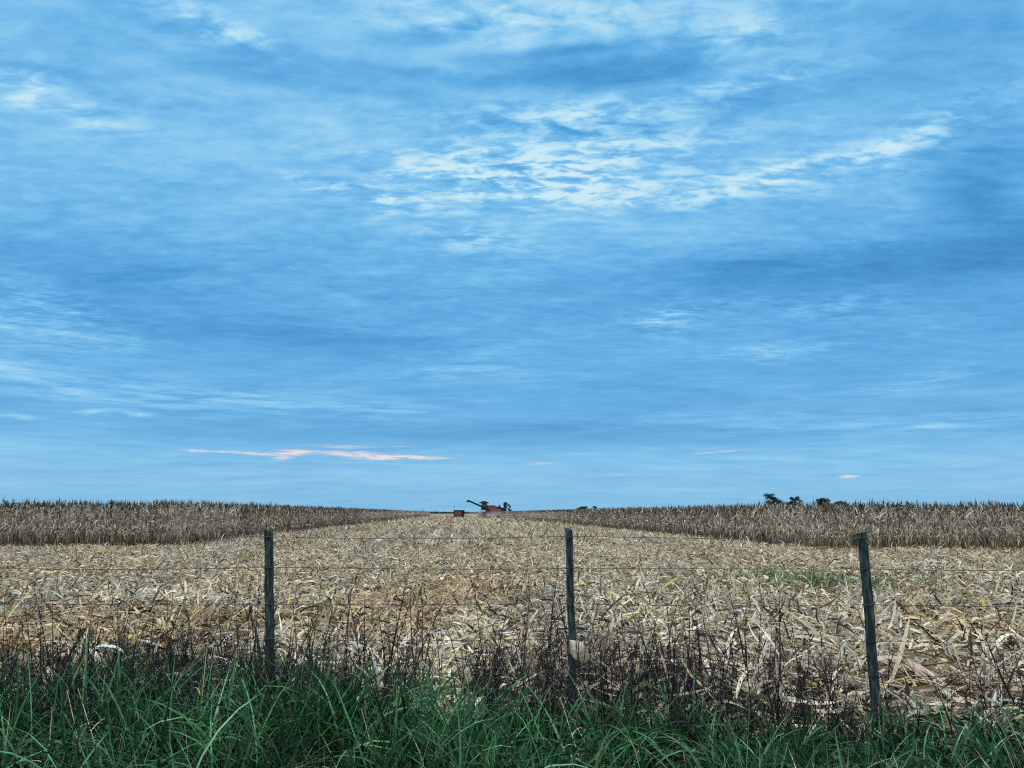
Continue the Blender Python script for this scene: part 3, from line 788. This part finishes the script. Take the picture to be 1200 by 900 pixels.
def pole():
    root = empty("utility_pole", (-53.4, 449, 0)); tag(root, "thin distant pole standing at the far left end of the harvested strip", "pole")
    g = Geo(); tubes(g, np.array([[0, 0, -.2]]), np.array([[0, 0, 1.]]), 4.5, .12, np.ones((1, 3)) * .1, 3, 8, curl=np.zeros((1, 3)), prof=[1.15, 1, .9, .8]); link("shaft", g.mesh("shaft", True), M_bark, root)
    g = Geo(); tubes(g, np.array([[-.6, 0, 4.0]]), np.array([[1., 0, 0]]), 1.2, .07, np.ones((1, 3)) * .1, 1, 6, curl=np.zeros((1, 3)), prof=[1, 1]); link("crossarm", g.mesh("crossarm"), M_bark, root)
pole()

def far_hedges():
    g = Geo()
    n = 26000; x = rng.uniform(-900, 900, n); y = 1500 + rng.normal(0, 8, n)
    hh = 2.2 + 1.6 * vnoise(x * .02, x * 0) + 1.0 * vnoise(x * .11 + 9, x * 0)
    P = np.stack([x, y, rng.uniform(0, 1, n) * hh], 1)
    strips(g, P, unit(rng.normal(0, 1, (n, 3))), rng.uniform(1.2, 2.6, n), rng.uniform(.8, 1.6, n), pick(TREE_PAL, [3, 3, 2, 1], n, .2), 2, .3, prof=[.5, 1, .2])
    n = 2200; x = rng.uniform(104, 136, n); y = 900 + rng.normal(0, 3, n)
    hh = 5.6 + .9 * vnoise(x * .16, x * 0 + 3) - 1.4 * (x > 126)
    P = np.stack([x, y, rng.uniform(0, 1, n) * hh], 1)
    strips(g, P, unit(rng.normal(0, 1, (n, 3))), rng.uniform(.8, 1.6, n), rng.uniform(.5, 1, n), pick(TREE_PAL, [3, 3, 2, 1], n, .2), 2, .3, prof=[.5, 1, .2])
    tag(link("far_hedgerow", g.mesh("far_hedgerow"), M_far), "far-off dark hedgerows drawing a thin line along the horizon", "hedgerow", kind="stuff")
far_hedges()

# ------------------------------------------------------------------ combine harvester, trailer, bird
M_red = plain_mat("dusty_red_paint", (.12, .028, .05), .6, 0, (.15, .085, .10), 2.2, .42, .72)
M_dark = plain_mat("dark_machine_metal", (.010, .011, .016), .7, 0, (.03, .028, .03), 3, .5, .8, 0, .12)
M_glass = plain_mat("cab_glass", (.02, .035, .04), .2, 0, (.05, .06, .06), 2, .4, .8, 0, .45)
M_tyre = plain_mat("dusty_tyre", (.03, .03, .032), .9, 0, (.13, .105, .08), 6, .45, .7)
M_rim = plain_mat("pale_rim", (.42, .38, .30), .6, .1, (.25, .2, .15), 5)

def bx(bm, c, s, bev=.03, rot=None, taper=None):
    r = bmesh.ops.create_cube(bm, size=1); vs = r["verts"]
    for v in vs:
        p = Vector((v.co.x * s[0], v.co.y * s[1], v.co.z * s[2]))
        if taper and v.co.z > 0: p.x = p.x * taper[0] + taper[2]; p.y *= taper[1]
        if rot is not None: p = rot @ p
        v.co = p + Vector(c)
    if bev:
        es = list({e for v in vs for e in v.link_edges})
        bmesh.ops.bevel(bm, geom=es, offset=bev, segments=1, affect="EDGES", profile=.7)

def prism(bm, prof, y0, y1):
    a = [bm.verts.new((x, y0, z)) for x, z in prof]; b = [bm.verts.new((x, y1, z)) for x, z in prof]
    n = len(prof); bm.faces.new(a); bm.faces.new(b[::-1])
    for i in range(n): bm.faces.new((a[i], a[(i + 1) % n], b[(i + 1) % n], b[i]))

def cyl(bm, p0, p1, r0, r1=None, seg=14):
    p0, p1 = Vector(p0), Vector(p1); d = p1 - p0
    r = bmesh.ops.create_cone(bm, cap_ends=True, segments=seg, radius1=r0, radius2=r0 if r1 is None else r1, depth=d.length)
    M = Matrix.Translation((p0 + p1) / 2) @ d.to_track_quat("Z", "Y").to_matrix().to_4x4()
    for v in r["verts"]: v.co = M @ v.co

def wheel(parent, x, y, r, w):
    bm = bmesh.new(); seg = 28
    pr = [(.52, -.42), (.80, -.5), (.95, -.46), (1.0, -.3), (1.0, .3), (.95, .46), (.80, .5), (.52, .42)]
    rings = []
    for k in range(seg):
        a = 2 * math.pi * k / seg; lug = 1.0 + (.03 if k % 2 else -.02)
        rings.append([bm.verts.new((math.cos(a) * r * q * (lug if q > .9 else 1), t * w, math.sin(a) * r * q * (lug if q > .9 else 1))) for q, t in pr])
    for k in range(seg):
        A_, B_ = rings[k], rings[(k + 1) % seg]
        for j in range(len(pr)):
            j1 = (j + 1) % len(pr); bm.faces.new((A_[j], A_[j1], B_[j1], B_[j]))
    wo = bm_obj("wheel", bm, M_tyre, parent, False); wo.location = (x, y, r)
    bm = bmesh.new(); cyl(bm, (0, -w * .30, 0), (0, w * .30, 0), r * .53, None, 20); cyl(bm, (0, -w * .42, 0), (0, w * .42, 0), r * .16, None, 10)
    bm_obj("rim", bm, M_rim, wo)

M_dusty = plain_mat("dust_coated_metal", (.16, .13, .11), .9, 0, (.24, .20, .16), 2)
def combine():
    root = empty("combine_harvester", (-5.9, 215, 0), math.radians(180 + 14))
    tag(root, "dusty red combine harvester at the far end of the strip with its unloading auger raised", "combine harvester"); root.scale = (1, 1, 1.07)
    bm = bmesh.new()
    prism(bm, [(1.35, 1.25), (1.35, 2.85), (-1.2, 2.80), (-2.4, 2.45), (-3.3, 1.9), (-3.3, 1.30), (-1.2, 1.05)], -1.30, 1.30)
    for s in (-1, 1): bx(bm, (-.3, s * 1.33, 2.1), (2.6, .07, 1.3), .03); bx(bm, (-2.3, s * 1.33, 1.85), (1.1, .07, .8), .03)
    bm_obj("body", bm, M_red, root)
    bm = bmesh.new()
    bx(bm, (.1, 0, 2.98), (2.2, 2.4, .4), .03); bx(bm, (.1, 0, 3.30), (2.0, 2.2, .30), .02, None, (1.2, 1.22, 0))
    bm_obj("grain_tank", bm, M_red, root)
    bm = bmesh.new(); bx(bm, (-1.9, .2, 2.85), (1.3, 1.7, .6), .05); cyl(bm, (-2.6, -.6, 2.5), (-2.6, -.6, 3.7), .08); cyl(bm, (-2.2, .6, 3.0), (-2.2, .6, 3.45), .24); bx(bm, (-3.0, .3, 2.45), (.8, 1.8, .9), .06)
    bm_obj("engine_deck", bm, M_dark, root)
    bm = bmesh.new(); bx(bm, (2.15, 0, 3.15), (1.45, 1.9, 1.75), .08, None, (.86, .9, -.06)); cab = bm_obj("cab", bm, M_glass, root)
    bm = bmesh.new()
    for sx, sy in ((1, 1), (1, -1), (-1, 1), (-1, -1)): cyl(bm, (2.15 + sx * .73, sy * .955, 2.28), (2.08 + sx * .625, sy * .87, 4.03), .05, None, 6)
    bx(bm, (2.15, 0, 2.28), (1.5, 1.95, .12), .02); bm_obj("cab_frame", bm, M_dark, cab)
    bm = bmesh.new(); bx(bm, (2.15, 0, 4.20), (2.6, 2.7, .36), .09, None, (.75, .8, 0)); bx(bm, (2.15, .0, 4.46), (1.2, 1.4, .26), .07); bm_obj("cab_roof", bm, M_dark, cab)
    # unloading auger swung out forward and to the left, spout at its tip
    bm = bmesh.new(); a0, a1 = Vector((.9, 1.45, 2.25)), Vector((7.3, 3.2, 4.66)); cyl(bm, a0, a1, .24, .21, 14); cyl(bm, (.9, 1.40, 1.3), (.9, 1.45, 2.4), .26); aug = bm_obj("unloading_auger", bm, M_dark, root)
    bm = bmesh.new(); cyl(bm, a1 - Vector((.3, .1, .05)), a1 + Vector((.45, .12, -.22)), .27, .22, 12); bm_obj("spout", bm, M_dark, aug)
    for s in (-1, 1): wheel(root, 1.35, s * 1.62, .93, .62); wheel(root, -2.55, s * 1.35, .62, .42)
    bm = bmesh.new(); bx(bm, (2.75, 0, 1.25), (1.2, 1.2, .7), .04, Matrix.Rotation(math.radians(18), 3, "Y")); bm_obj("feeder_house", bm, M_red, root)
    bm = bmesh.new(); bx(bm, (3.30, 0, .85), (.35, 5.2, .7), .04); bx(bm, (3.6, 0, .40), (.6, 5.2, .15), .02)
    for k in range(9):
        y = -2.6 + k * .65
        cyl(bm, (3.5, y, .58), (4.5, y, .2), .20, .03, 8)
    bm_obj("corn_header", bm, M_dusty, root)
    bm = bmesh.new(); bx(bm, (-3.55, 0, 1.15), (.7, 2.3, .7), .05, Matrix.Rotation(math.radians(-25), 3, "Y")); bm_obj("straw_chopper", bm, M_dark, root)
    bm = bmesh.new()
    for s in (-.28, .28): cyl(bm, (2.15 + s, 1.35, .75), (2.15 + s, 1.15, 2.3), .03, None, 6)
    for k in range(5): bx(bm, (2.15, 1.33 - k * .042, .85 + k * .33), (.55, .14, .04), 0)
    bx(bm, (2.15, 1.25, 2.3), (1.3, .6, .06), .01)
    for s in (-.6, .6): cyl(bm, (2.15 + s, 1.52, 2.3), (2.15 + s, 1.52, 3.25), .025, None, 6)
    cyl(bm, (1.55, 1.52, 3.25), (2.75, 1.52, 3.25), .025, None, 6); bm_obj("ladder", bm, M_dark, root)
combine()

def trailer():
    root = empty("grain_trailer", (-15.3, 218, 0), math.radians(90 - 4.4))      # seen from behind
    tag(root, "small dark red grain trailer with a dark frame parked left of the combine", "trailer"); root.scale = (1, 1, 1.16)
    bm = bmesh.new(); prism(bm, [(-1.9, .75), (-2.0, 1.92), (2.0, 1.92), (1.9, .75)], -1.18, 1.18); bm_obj("hopper", bm, plain_mat("faded_maroon_paint", (.12, .034, .042), .6, 0, (.15, .08, .08), 2), root)
    bm = bmesh.new()
    for sx in (-1, 1):
        for sy in (-1, 1): bx(bm, (sx * 1.98, sy * 1.2, 1.34), (.16, .16, 1.3), .01)
        bx(bm, (sx * 2.03, 0, 1.97), (.16, 2.6, .18), .01); bx(bm, (sx * 1.96, 0, .70), (.16, 2.6, .16), .01)
    for sy in (-1, 1):
        bx(bm, (0, sy * 1.24, 1.97), (4.2, .12, .16), .01)
        for k in range(-2, 3): bx(bm, (k * .75, sy * 1.22, 1.34), (.08, .07, 1.2), .01)
    bm_obj("frame", bm, M_dark, root)
    bm = bmesh.new(); bx(bm, (0, 0, .62), (4.3, 1.1, .16), .02); bx(bm, (2.9, 0, .6), (1.8, .14, .14), .02); cyl(bm, (-.1, -1.3, .52), (-.1, 1.3, .52), .07); bm_obj("chassis", bm, M_dark, root)
    for sy in (-1, 1): wheel(root, -.1, sy * 1.25, .52, .32)
    bm = bmesh.new(); cyl(bm, (-1.6, 1.22, 1.95), (-1.6, 1.22, 2.85), .025, None, 6); ms = bm_obj("mast", bm, M_dark, root)
    bm = bmesh.new(); cyl(bm, (-1.6, 1.22, 2.78), (-1.6, 1.22, 2.98), .2, .16, 10); bm_obj("beacon", bm, M_dark, ms)
trailer()

def bird():
    bm = bmesh.new()
    secs = [(-.20, .005), (-.12, .03), (0, .045), (.10, .035), (.15, .022), (.19, .02), (.23, .003)]; rings = []
    for x, r in secs: rings.append([bm.verts.new((x, r * math.cos(a), r * math.sin(a))) for a in [k * math.pi / 4 for k in range(8)]])
    for i in range(len(rings) - 1):
        for k in range(8): bm.faces.new((rings[i][k], rings[i][(k + 1) % 8], rings[i + 1][(k + 1) % 8], rings[i + 1][k]))
    b = bm_obj("bird", bm, M_dark, None, True); b.location = (25.2, 170, 9.45); b.rotation_euler = (0, .05, math.radians(75))
    tag(b, "tiny dark bird gliding low in the sky above the far fields", "bird")
    for s in (-1, 1):
        bm = bmesh.new(); P = [(0.05, .03, 0), (.09, .22, .05), (.02, .42, .045), (-.06, .44, .04), (-.07, .22, .045), (-.07, .03, 0)]
        t = [bm.verts.new((x, s * y, z + .006)) for x, y, z in P]; u = [bm.verts.new((x, s * y, z - .006)) for x, y, z in P]
        for i in range(6):
            j = (i + 1) % 6; bm.faces.new((t[i], t[j], u[j], u[i]))
        for q in ((0, 1, 4, 5), (1, 2, 3, 4)): bm.faces.new([t[i] for i in q]); bm.faces.new([u[i] for i in q[::-1]])
        bm_obj("wing", bm, M_dark, b)
    bm = bmesh.new(); prism(bm, [(-.18, .008), (-.31, .006), (-.31, -.006), (-.18, -.008)], -.05, .05); bm_obj("tail", bm, M_dark, b)
bird()

# dust kicked up round the combine
def dust():
    m, nt, out = mat_new("field_dust"); N = nt.nodes.new; Lk = nt.links.new
    tc = N("ShaderNodeTexCoord"); ln = N("ShaderNodeVectorMath"); ln.operation = "LENGTH"; Lk(tc.outputs["Object"], ln.inputs[0])
    fo = N("ShaderNodeMapRange"); fo.inputs[1].default_value = 1; fo.inputs[2].default_value = .25; Lk(ln.outputs["Value"], fo.inputs[0])
    nz = N("ShaderNodeTexNoise"); nz.inputs["Scale"].default_value = 2.2; nz.inputs["Detail"].default_value = 4; Lk(tc.outputs["Object"], nz.inputs["Vector"])
    nm = N("ShaderNodeMapRange"); nm.inputs[1].default_value = .38; nm.inputs[2].default_value = .68; nm.inputs[4].default_value = .30; Lk(nz.outputs["Fac"], nm.inputs[0])
    mu = N("ShaderNodeMath"); mu.operation = "MULTIPLY"; Lk(fo.outputs[0], mu.inputs[0]); Lk(nm.outputs[0], mu.inputs[1])
    v = N("ShaderNodeVolumePrincipled"); v.inputs["Color"].default_value = (.80, .78, .86, 1); v.inputs["Anisotropy"].default_value = .2
    Lk(mu.outputs[0], v.inputs["Density"]); Lk(v.outputs[0], out.inputs["Volume"])
    bm = bmesh.new(); bmesh.ops.create_icosphere(bm, subdivisions=3, radius=1)
    o = bm_obj("dust_cloud", bm, m, None, True); o.location = (-6.5, 213.5, .9); o.scale = (7.5, 6.5, 1.9)
    tag(o, "thin bluish dust hanging round the wheels of the combine", "dust", kind="stuff")
dust()

# ------------------------------------------------------------------ sky: a high broken overcast, bluish, with lit streaks low in front
SUN_EL, SUN_AZ = math.radians(60), math.radians(205)          # azimuth clockwise from +Y: behind the viewer, to the left
FEATURES = [
    (-0.8, 25.6, 5.8, 1.6, 0.55, 0),
    (9.5, 27.49, 5.74, 1.52, 0.3, 0),
    (3.6, 29.88, 6.67, 0.81, 0.26, 2),
    (25.5, 24.2, 6.2, .95, 0.20, 3),
    (20.2, 24.19, 3.62, 0.69, 0.22, 8),
    (-11.0, 23.40, 2.17, 0.55, 0.42, -4),
    (-16.0, 23.99, 1.63, 0.48, 0.22, -4),
    (-24.0, 33.30, 3.43, 0.76, 0.28, -5),
    (19.0, 33.86, 4.43, 1.13, 0.24, 0),
    (2.9, 36.54, 8.63, 1.04, 0.22, 0),
    (-4.1, 20.86, 3.11, 0.88, 0.24, 0),
    (-32.4, 26.02, 3.16, 0.61, 0.2, 0),
    (-36.3, 26.77, 1.43, 0.68, 0.22, 0),
    (4.2, 24.91, 7.55, 0.73, 0.28, -6),
    (12.4, 23.24, 3.93, 0.49, 0.25, -8),
    (-34.5, 12.81, 2.86, 1.51, 0.26, 0),
    (-30.0, 11.54, 2.86, 0.80, 0.16, 0),
    (-30.7, 8.20, 7.97, 0.79, 0.2, -6),
    (-35.1, 9.44, 2.79, 0.32, 0.2, -4),
    (-18.0, 8.25, 5.57, 0.75, 0.18, -3),
    (-7.9, 7.48, 2.62, 0.52, 0.14, -8),
    (-4.0, 11.14, 3.35, 1.05, 0.12, 0),
    (20.0, 11.69, 3.20, 0.49, 0.22, 2),
    (26.0, 14.70, 3.21, 0.59, 0.18, 10),
    (12.7, 14.62, 1.41, 1.02, 0.22, 0),
    (24.8, 5.96, 5.70, 0.42, 0.16, -2),
    (32.5, 5.99, 2.74, 0.33, 0.16, 4),
    (28.7, 8.77, 3.47, 0.46, 0.14, 8),
    (17.4, 7.02, 4.70, 0.38, 0.12, -2),
    (17.2, 15.09, 3.65, 0.50, 0.12, 3),
    (-33.7, 6.13, 1.02, 0.14, 0.3, -1),
    (-27.5, 6.76, 0.74, 0.15, 0.3, -2),
    (31.3, 25.23, 3.49, 0.73, 0.2, 20),
    (19.4, 30.29, 3.74, 0.76, 0.18, 0),
    (6.5, 34.10, 5.65, 0.43, -0.26, 3),
    (3.6, 32.56, 10.53, 0.56, -0.24, 2),
    (6.4, 31.83, 2.82, 0.45, -0.12, 0),
    (-4.4, 35.27, 4.36, 0.43, -0.22, 14),
    (11.4, 31.71, 4.08, 0.44, -0.22, 2),
    (6.4, 28.73, 8.23, 0.41, -0.24, -2),
    (14.0, 29.30, 4.60, 0.57, -0.14, 0),
    (35.0, 21.42, 2.74, 3.07, -0.3, 0),
    (32.3, 29.68, 5.79, 1.95, -0.12, 0),
    (-32.1, 27.68, 6.61, 0.40, -0.12, -3),
    (-18.7, 30.94, 10.17, 0.49, -0.14, 0),
    (-20.8, 32.13, 6.58, 0.53, -0.12, -3),
    (18.6, 17.76, 5.37, 1.10, -0.22, 0),
    (29.9, 16.61, 6.26, 1.40, -0.22, 0),
    (-17.7, 12.85, 9.61, 0.88, -0.12, 0),
    (-28.3, 15.70, 4.99, 0.92, -0.12, -4),
    (1.3, 5.90, 15.97, 0.66, -0.14, 0),
]
PINK = [
    (-11.0, 4.32, 3.84, 0.17, 1, -2),
    (-8.2, 4.10, 2.46, 0.13, 0.9, 0),
    (-16.6, 4.34, 0.97, 0.19, 1, 0),
    (-19.6, 4.27, 1.77, 0.11, 0.9, -2),
    (-22.7, 4.36, 1.36, 0.10, 0.7, -2),
    (-13.0, 4.93, 2.53, 0.10, 0.6, 0),
    (15.1, 4.38, 1.46, 0.11, 0.7, 2),
    (2.1, 3.75, 1.31, 0.13, 0.6, 0),
    (24.0, 2.47, 0.49, 0.12, 0.9, -2),
    (-17.2, 3.95, 0.54, 0.12, 0.8, 0),
    (-33.6, 3.02, 1.39, 0.16, 0.15, 0),
    (-8.5, 4.93, 1.29, 0.08, 0.4, -2),
]


def lin(r, g, b):
    f = lambda c: (c / 12.92 if c <= .04045 else ((c + .055) / 1.055) ** 2.4)
    return (f(r / 255), f(g / 255), f(b / 255))

def build_sky():
    w = bpy.data.worlds.new("World"); scene.world = w; w.use_nodes = True
    nt = w.node_tree; nt.nodes.clear(); N = nt.nodes.new; Lk = nt.links.new
    def plug(sock, v):
        if isinstance(v, bpy.types.NodeSocket): Lk(v, sock)
        else: sock.default_value = v
    def m(op, a, b=None, c=None, clamp=False):
        n = N("ShaderNodeMath"); n.operation = op; n.use_clamp = clamp
        plug(n.inputs[0], a)
        if b is not None: plug(n.inputs[1], b)
        if c is not None: plug(n.inputs[2], c)
        return n.outputs[0]
    def mr(v, a, b, c=0.0, d=1.0, smooth=True):
        n = N("ShaderNodeMapRange"); n.interpolation_type = "SMOOTHSTEP" if smooth else "LINEAR"
        plug(n.inputs[0], v)
        for i, k in enumerate((a, b, c, d)): n.inputs[i + 1].default_value = k
        return n.outputs[0]
    def comb(x, y, z=0.0):
        n = N("ShaderNodeCombineXYZ"); plug(n.inputs[0], x); plug(n.inputs[1], y); plug(n.inputs[2], z); return n.outputs[0]
    def noise(vec, scale, detail=4, rough=.55, dist=0.0, w_=0.0):
        n = N("ShaderNodeTexNoise"); n.noise_dimensions = "2D"; Lk(vec, n.inputs["Vector"])
        n.inputs["Scale"].default_value = scale; n.inputs["Detail"].default_value = detail; n.inputs["Roughness"].default_value = rough; n.inputs["Distortion"].default_value = dist
        return n.outputs["Fac"]
    def mapped(vec, loc=(0, 0, 0), rz=0.0, scl=(1, 1, 1), vt="POINT"):
        n = N("ShaderNodeMapping"); n.vector_type = vt; Lk(vec, n.inputs["Vector"])
        n.inputs["Location"].default_value = loc; n.inputs["Rotation"].default_value = (0, 0, rz); n.inputs["Scale"].default_value = scl
        return n.outputs[0]
    def mixc(f, a, b):
        n = N("ShaderNodeMix"); n.data_type = "RGBA"; plug(n.inputs[0], f); plug(n.inputs[6], a); plug(n.inputs[7], b); return n.outputs[2]
    tc = N("ShaderNodeTexCoord"); nrm = N("ShaderNodeVectorMath"); nrm.operation = "NORMALIZE"; Lk(tc.outputs["Generated"], nrm.inputs[0])
    sp = N("ShaderNodeSeparateXYZ"); Lk(nrm.outputs[0], sp.inputs[0]); X, Y, Z = sp.outputs
    az = m("MULTIPLY", m("ARCTAN2", X, Y), 180 / math.pi)
    el = m("MULTIPLY", m("ARCSINE", Z), 180 / math.pi)
    den = m("ADD", m("MAXIMUM", Z, 0.0), .10)
    plane = comb(m("DIVIDE", X, den), m("DIVIDE", Y, den))           # the cloud deck in plan
    # cloud texture at three sizes, drawn out across the view
    pl_s = mapped(plane, (3.1, 1.7, 0), .06, (.55, 1.0, 1))
    big = noise(pl_s, .9, 5, .55, .4)
    med = noise(mapped(plane, (9, 4, 0), -.10, (.50, 1.1, 1)), 2.6, 6, .60, .5)
    fine = noise(mapped(plane, (1, 8, 2), .12, (.60, 1.15, 1)), 8.5, 6, .62, .35)
    tiny = noise(mapped(plane, (5, 2, 7), .08, (.55, 1.15, 1)), 23.0, 4, .6, .3)
    # warp the placed banks so their outlines follow the cloud texture
    amt = mr(el, 0.0, 26.0, .10, 1.0, False)
    wz = comb(m("MULTIPLY_ADD", med, 10.0, m("ADD", az, -5.0)), m("MULTIPLY_ADD", amt, m("ADD", m("MULTIPLY", m("SUBTRACT", fine, .5), 1.6), m("MULTIPLY", m("SUBTRACT", med, .5), 2.0)), el))
    strk = noise(comb(m("MULTIPLY", az, .22), m("MULTIPLY", el, 2.6)), 1.0, 5, .6, .3)        # long low streaks near the horizon
    def after(vec, val):          # makes each bank wait for the one before, so few values are live at once
        if not isinstance(val, bpy.types.NodeSocket): return vec
        n = N("ShaderNodeVectorMath"); n.operation = "MULTIPLY_ADD"; Lk(val, n.inputs[0]); n.inputs[1].default_value = (1e-7,) * 3; Lk(vec, n.inputs[2]); return n.outputs[0]
    acc = 0.0; pos = 0.0
    for (a, e, sa, se, amp, tilt) in FEATURES:
        v = mapped(after(wz, acc), (a, e, 0), math.radians(tilt * .6), (max(sa, .6) * 1.25, max(se, .14) * 1.2, 1), "TEXTURE")
        d = N("ShaderNodeVectorMath"); d.operation = "DOT_PRODUCT"; Lk(v, d.inputs[0]); Lk(v, d.inputs[1])
        gss = m("POWER", math.exp(-.8), d.outputs["Value"])
        acc = m("MULTIPLY_ADD", gss, amp, acc)
        if amp > 0: pos = m("MULTIPLY_ADD", gss, amp, pos)
    posc = m("MINIMUM", pos, .7)
    lowfade = mr(el, 3.0, 17.0)
    brk = mr(m("ADD", m("MULTIPLY", med, .15), m("ADD", m("MULTIPLY", fine, .37), m("MULTIPLY", tiny, .48))), .43, .60, .16, 1.10)   # lit banks break into small flecks
    lowmix = mr(el, 7.0, 20.0)
    brk = m("ADD", m("MULTIPLY", brk, lowmix), m("MULTIPLY", mr(strk, .34, .64, .35, 1.35), m("SUBTRACT", 1.0, lowmix)))
    t = m("ADD", m("MULTIPLY_ADD", m("MULTIPLY", posc, .76), brk, m("MULTIPLY", m("SUBTRACT", acc, pos), 1.1)), .55)
    t = m("ADD", t, mr(el, 4.0, 5.8, .10, 0.0)); t = m("MULTIPLY_ADD", m("SUBTRACT", strk, .5), mr(el, 3.0, 18.0, .28, .05), t)
    t = m("MULTIPLY_ADD", m("SUBTRACT", big, .5), .26, t)
    t = m("MULTIPLY_ADD", m("SUBTRACT", med, .5), m("MULTIPLY_ADD", posc, .50, .30), t)
    t = m("MULTIPLY_ADD", m("SUBTRACT", fine, .5), m("MULTIPLY", m("MULTIPLY_ADD", posc, .70, .30), lowfade), t)
    t = m("MULTIPLY_ADD", m("SUBTRACT", tiny, .5), m("MULTIPLY", m("MULTIPLY_ADD", posc, 1.0, .24), lowfade), t)
    rip = noise(mapped(plane, (2, 5, 0), .05, (.28, 1.3, 1)), 11.0, 3, .55, .6)          # fine ripples lying across the deck
    t = m("MULTIPLY_ADD", m("SUBTRACT", rip, .5), m("MULTIPLY", m("MULTIPLY", mr(big, .36, .60), lowfade), m("ADD", .14, m("MULTIPLY", posc, .3))), t)
    # overall lift and fall with height
    t = m("ADD", t, mr(el, 14.0, 26.0, -.13, .07)); t = m("ADD", t, mr(el, 3.0, 9.0, .06, -.02))
    cr = N("ShaderNodeValToRGB"); Lk(t, cr.inputs[0]); cr.color_ramp.interpolation = "B_SPLINE"
    stops = [(0.0, lin(52, 126, 186)), (.22, lin(72, 152, 211)), (.42, lin(96, 174, 229)), (.60, lin(126, 197, 243)), (.80, lin(172, 222, 247)), (1.0, lin(214, 241, 250))]
    els = cr.color_ramp.elements
    els[0].position, els[0].color = stops[0][0], (*stops[0][1], 1); els[1].position, els[1].color = stops[-1][0], (*stops[-1][1], 1)
    for p_, c_ in stops[1:-1]:
        e = els.new(p_); e.color = (*c_, 1)
    c = cr.outputs[0]
    # greyer, milkier air towards the horizon
    hz = m("MULTIPLY", m("POWER", math.exp(-1 / 4.2), m("MAXIMUM", el, 0.0)), .72)
    c = mixc(hz, c, (*lin(136, 191, 226), 1))
    strk2 = noise(comb(m("MULTIPLY_ADD", az, .55, 7.0), m("MULTIPLY", el, 5.0)), 1.0, 4, .65, .5)
    # salmon streaks of cloud catching late light
    pk = 0.0
    pz = after(comb(m("MULTIPLY_ADD", strk, 3.0, m("ADD", az, -1.5)), m("MULTIPLY_ADD", m("SUBTRACT", strk, .5), .55, el)), t)
    for (a, e, sa, se, amp, tilt) in PINK:
        v = mapped(after(pz, pk), (a, e, 0), math.radians(tilt), (sa * 1.1, max(se, .1) * 1.0, 1), "TEXTURE")
        d = N("ShaderNodeVectorMath"); d.operation = "DOT_PRODUCT"; Lk(v, d.inputs[0]); Lk(v, d.inputs[1])
        pk = m("MULTIPLY_ADD", m("POWER", math.exp(-.8), d.outputs["Value"]), amp, pk)
    pkf = m("MULTIPLY", mr(pk, .08, 1.15), mr(strk2, .30, .52, .1, 1.0), None, True)
    c = mixc(pkf, c, (*lin(240, 224, 222), 1))
    # out-of-view sky overhead and behind, whitened and brightened as added fill for the straw
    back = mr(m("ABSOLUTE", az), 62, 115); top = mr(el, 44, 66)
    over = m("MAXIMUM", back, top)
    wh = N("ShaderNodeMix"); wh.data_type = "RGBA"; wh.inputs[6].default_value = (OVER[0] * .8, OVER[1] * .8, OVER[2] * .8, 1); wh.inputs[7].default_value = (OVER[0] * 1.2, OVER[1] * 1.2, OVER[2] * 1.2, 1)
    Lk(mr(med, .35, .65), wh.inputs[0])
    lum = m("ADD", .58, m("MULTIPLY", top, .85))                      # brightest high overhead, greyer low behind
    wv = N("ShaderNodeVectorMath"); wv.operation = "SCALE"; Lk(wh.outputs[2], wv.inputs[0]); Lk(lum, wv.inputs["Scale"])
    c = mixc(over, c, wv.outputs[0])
    sky = N("ShaderNodeTexSky"); sky.sky_type = "NISHITA"; sky.sun_disc = False; sky.sun_elevation = SUN_EL; sky.sun_rotation = SUN_AZ
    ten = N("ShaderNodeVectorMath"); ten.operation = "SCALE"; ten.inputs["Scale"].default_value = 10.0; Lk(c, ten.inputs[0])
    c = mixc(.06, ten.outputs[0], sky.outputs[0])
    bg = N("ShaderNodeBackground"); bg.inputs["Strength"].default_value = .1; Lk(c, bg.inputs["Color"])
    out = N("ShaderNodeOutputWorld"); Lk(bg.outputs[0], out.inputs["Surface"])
    w.cycles.sampling_method = "MANUAL"; w.cycles.sample_map_resolution = 512

OVER = (1.55, 1.55, 1.42)  # tint of the added fill sky, outside the view
build_sky()

sd = bpy.data.lights.new("sun", "SUN"); sd.energy = 1.5; sd.angle = math.radians(14); sd.color = (1, .95, .80)
so = bpy.data.objects.new("sun", sd); COL.objects.link(so)
dv = Vector((math.sin(SUN_AZ) * math.cos(SUN_EL), math.cos(SUN_AZ) * math.cos(SUN_EL), math.sin(SUN_EL)))
so.rotation_euler = dv.to_track_quat("Z", "Y").to_euler(); so.location = (0, -10, 30)

# ------------------------------------------------------------------ render settings
scene.render.engine = "CYCLES"
scene.view_settings.view_transform = "Standard"; scene.view_settings.look = "None"
scene.view_settings.exposure = 0.0; scene.view_settings.gamma = 1.0; scene.view_settings.use_curve_mapping = False
cy = scene.cycles
cy.max_bounces = 6; cy.diffuse_bounces = 3; cy.glossy_bounces = 2; cy.transmission_bounces = 3; cy.volume_bounces = 1; cy.transparent_max_bounces = 6
cy.use_adaptive_sampling = True; cy.adaptive_threshold = .015
cy.filter_width = 1.15
cy.use_denoising = False
scene.render.use_persistent_data = False
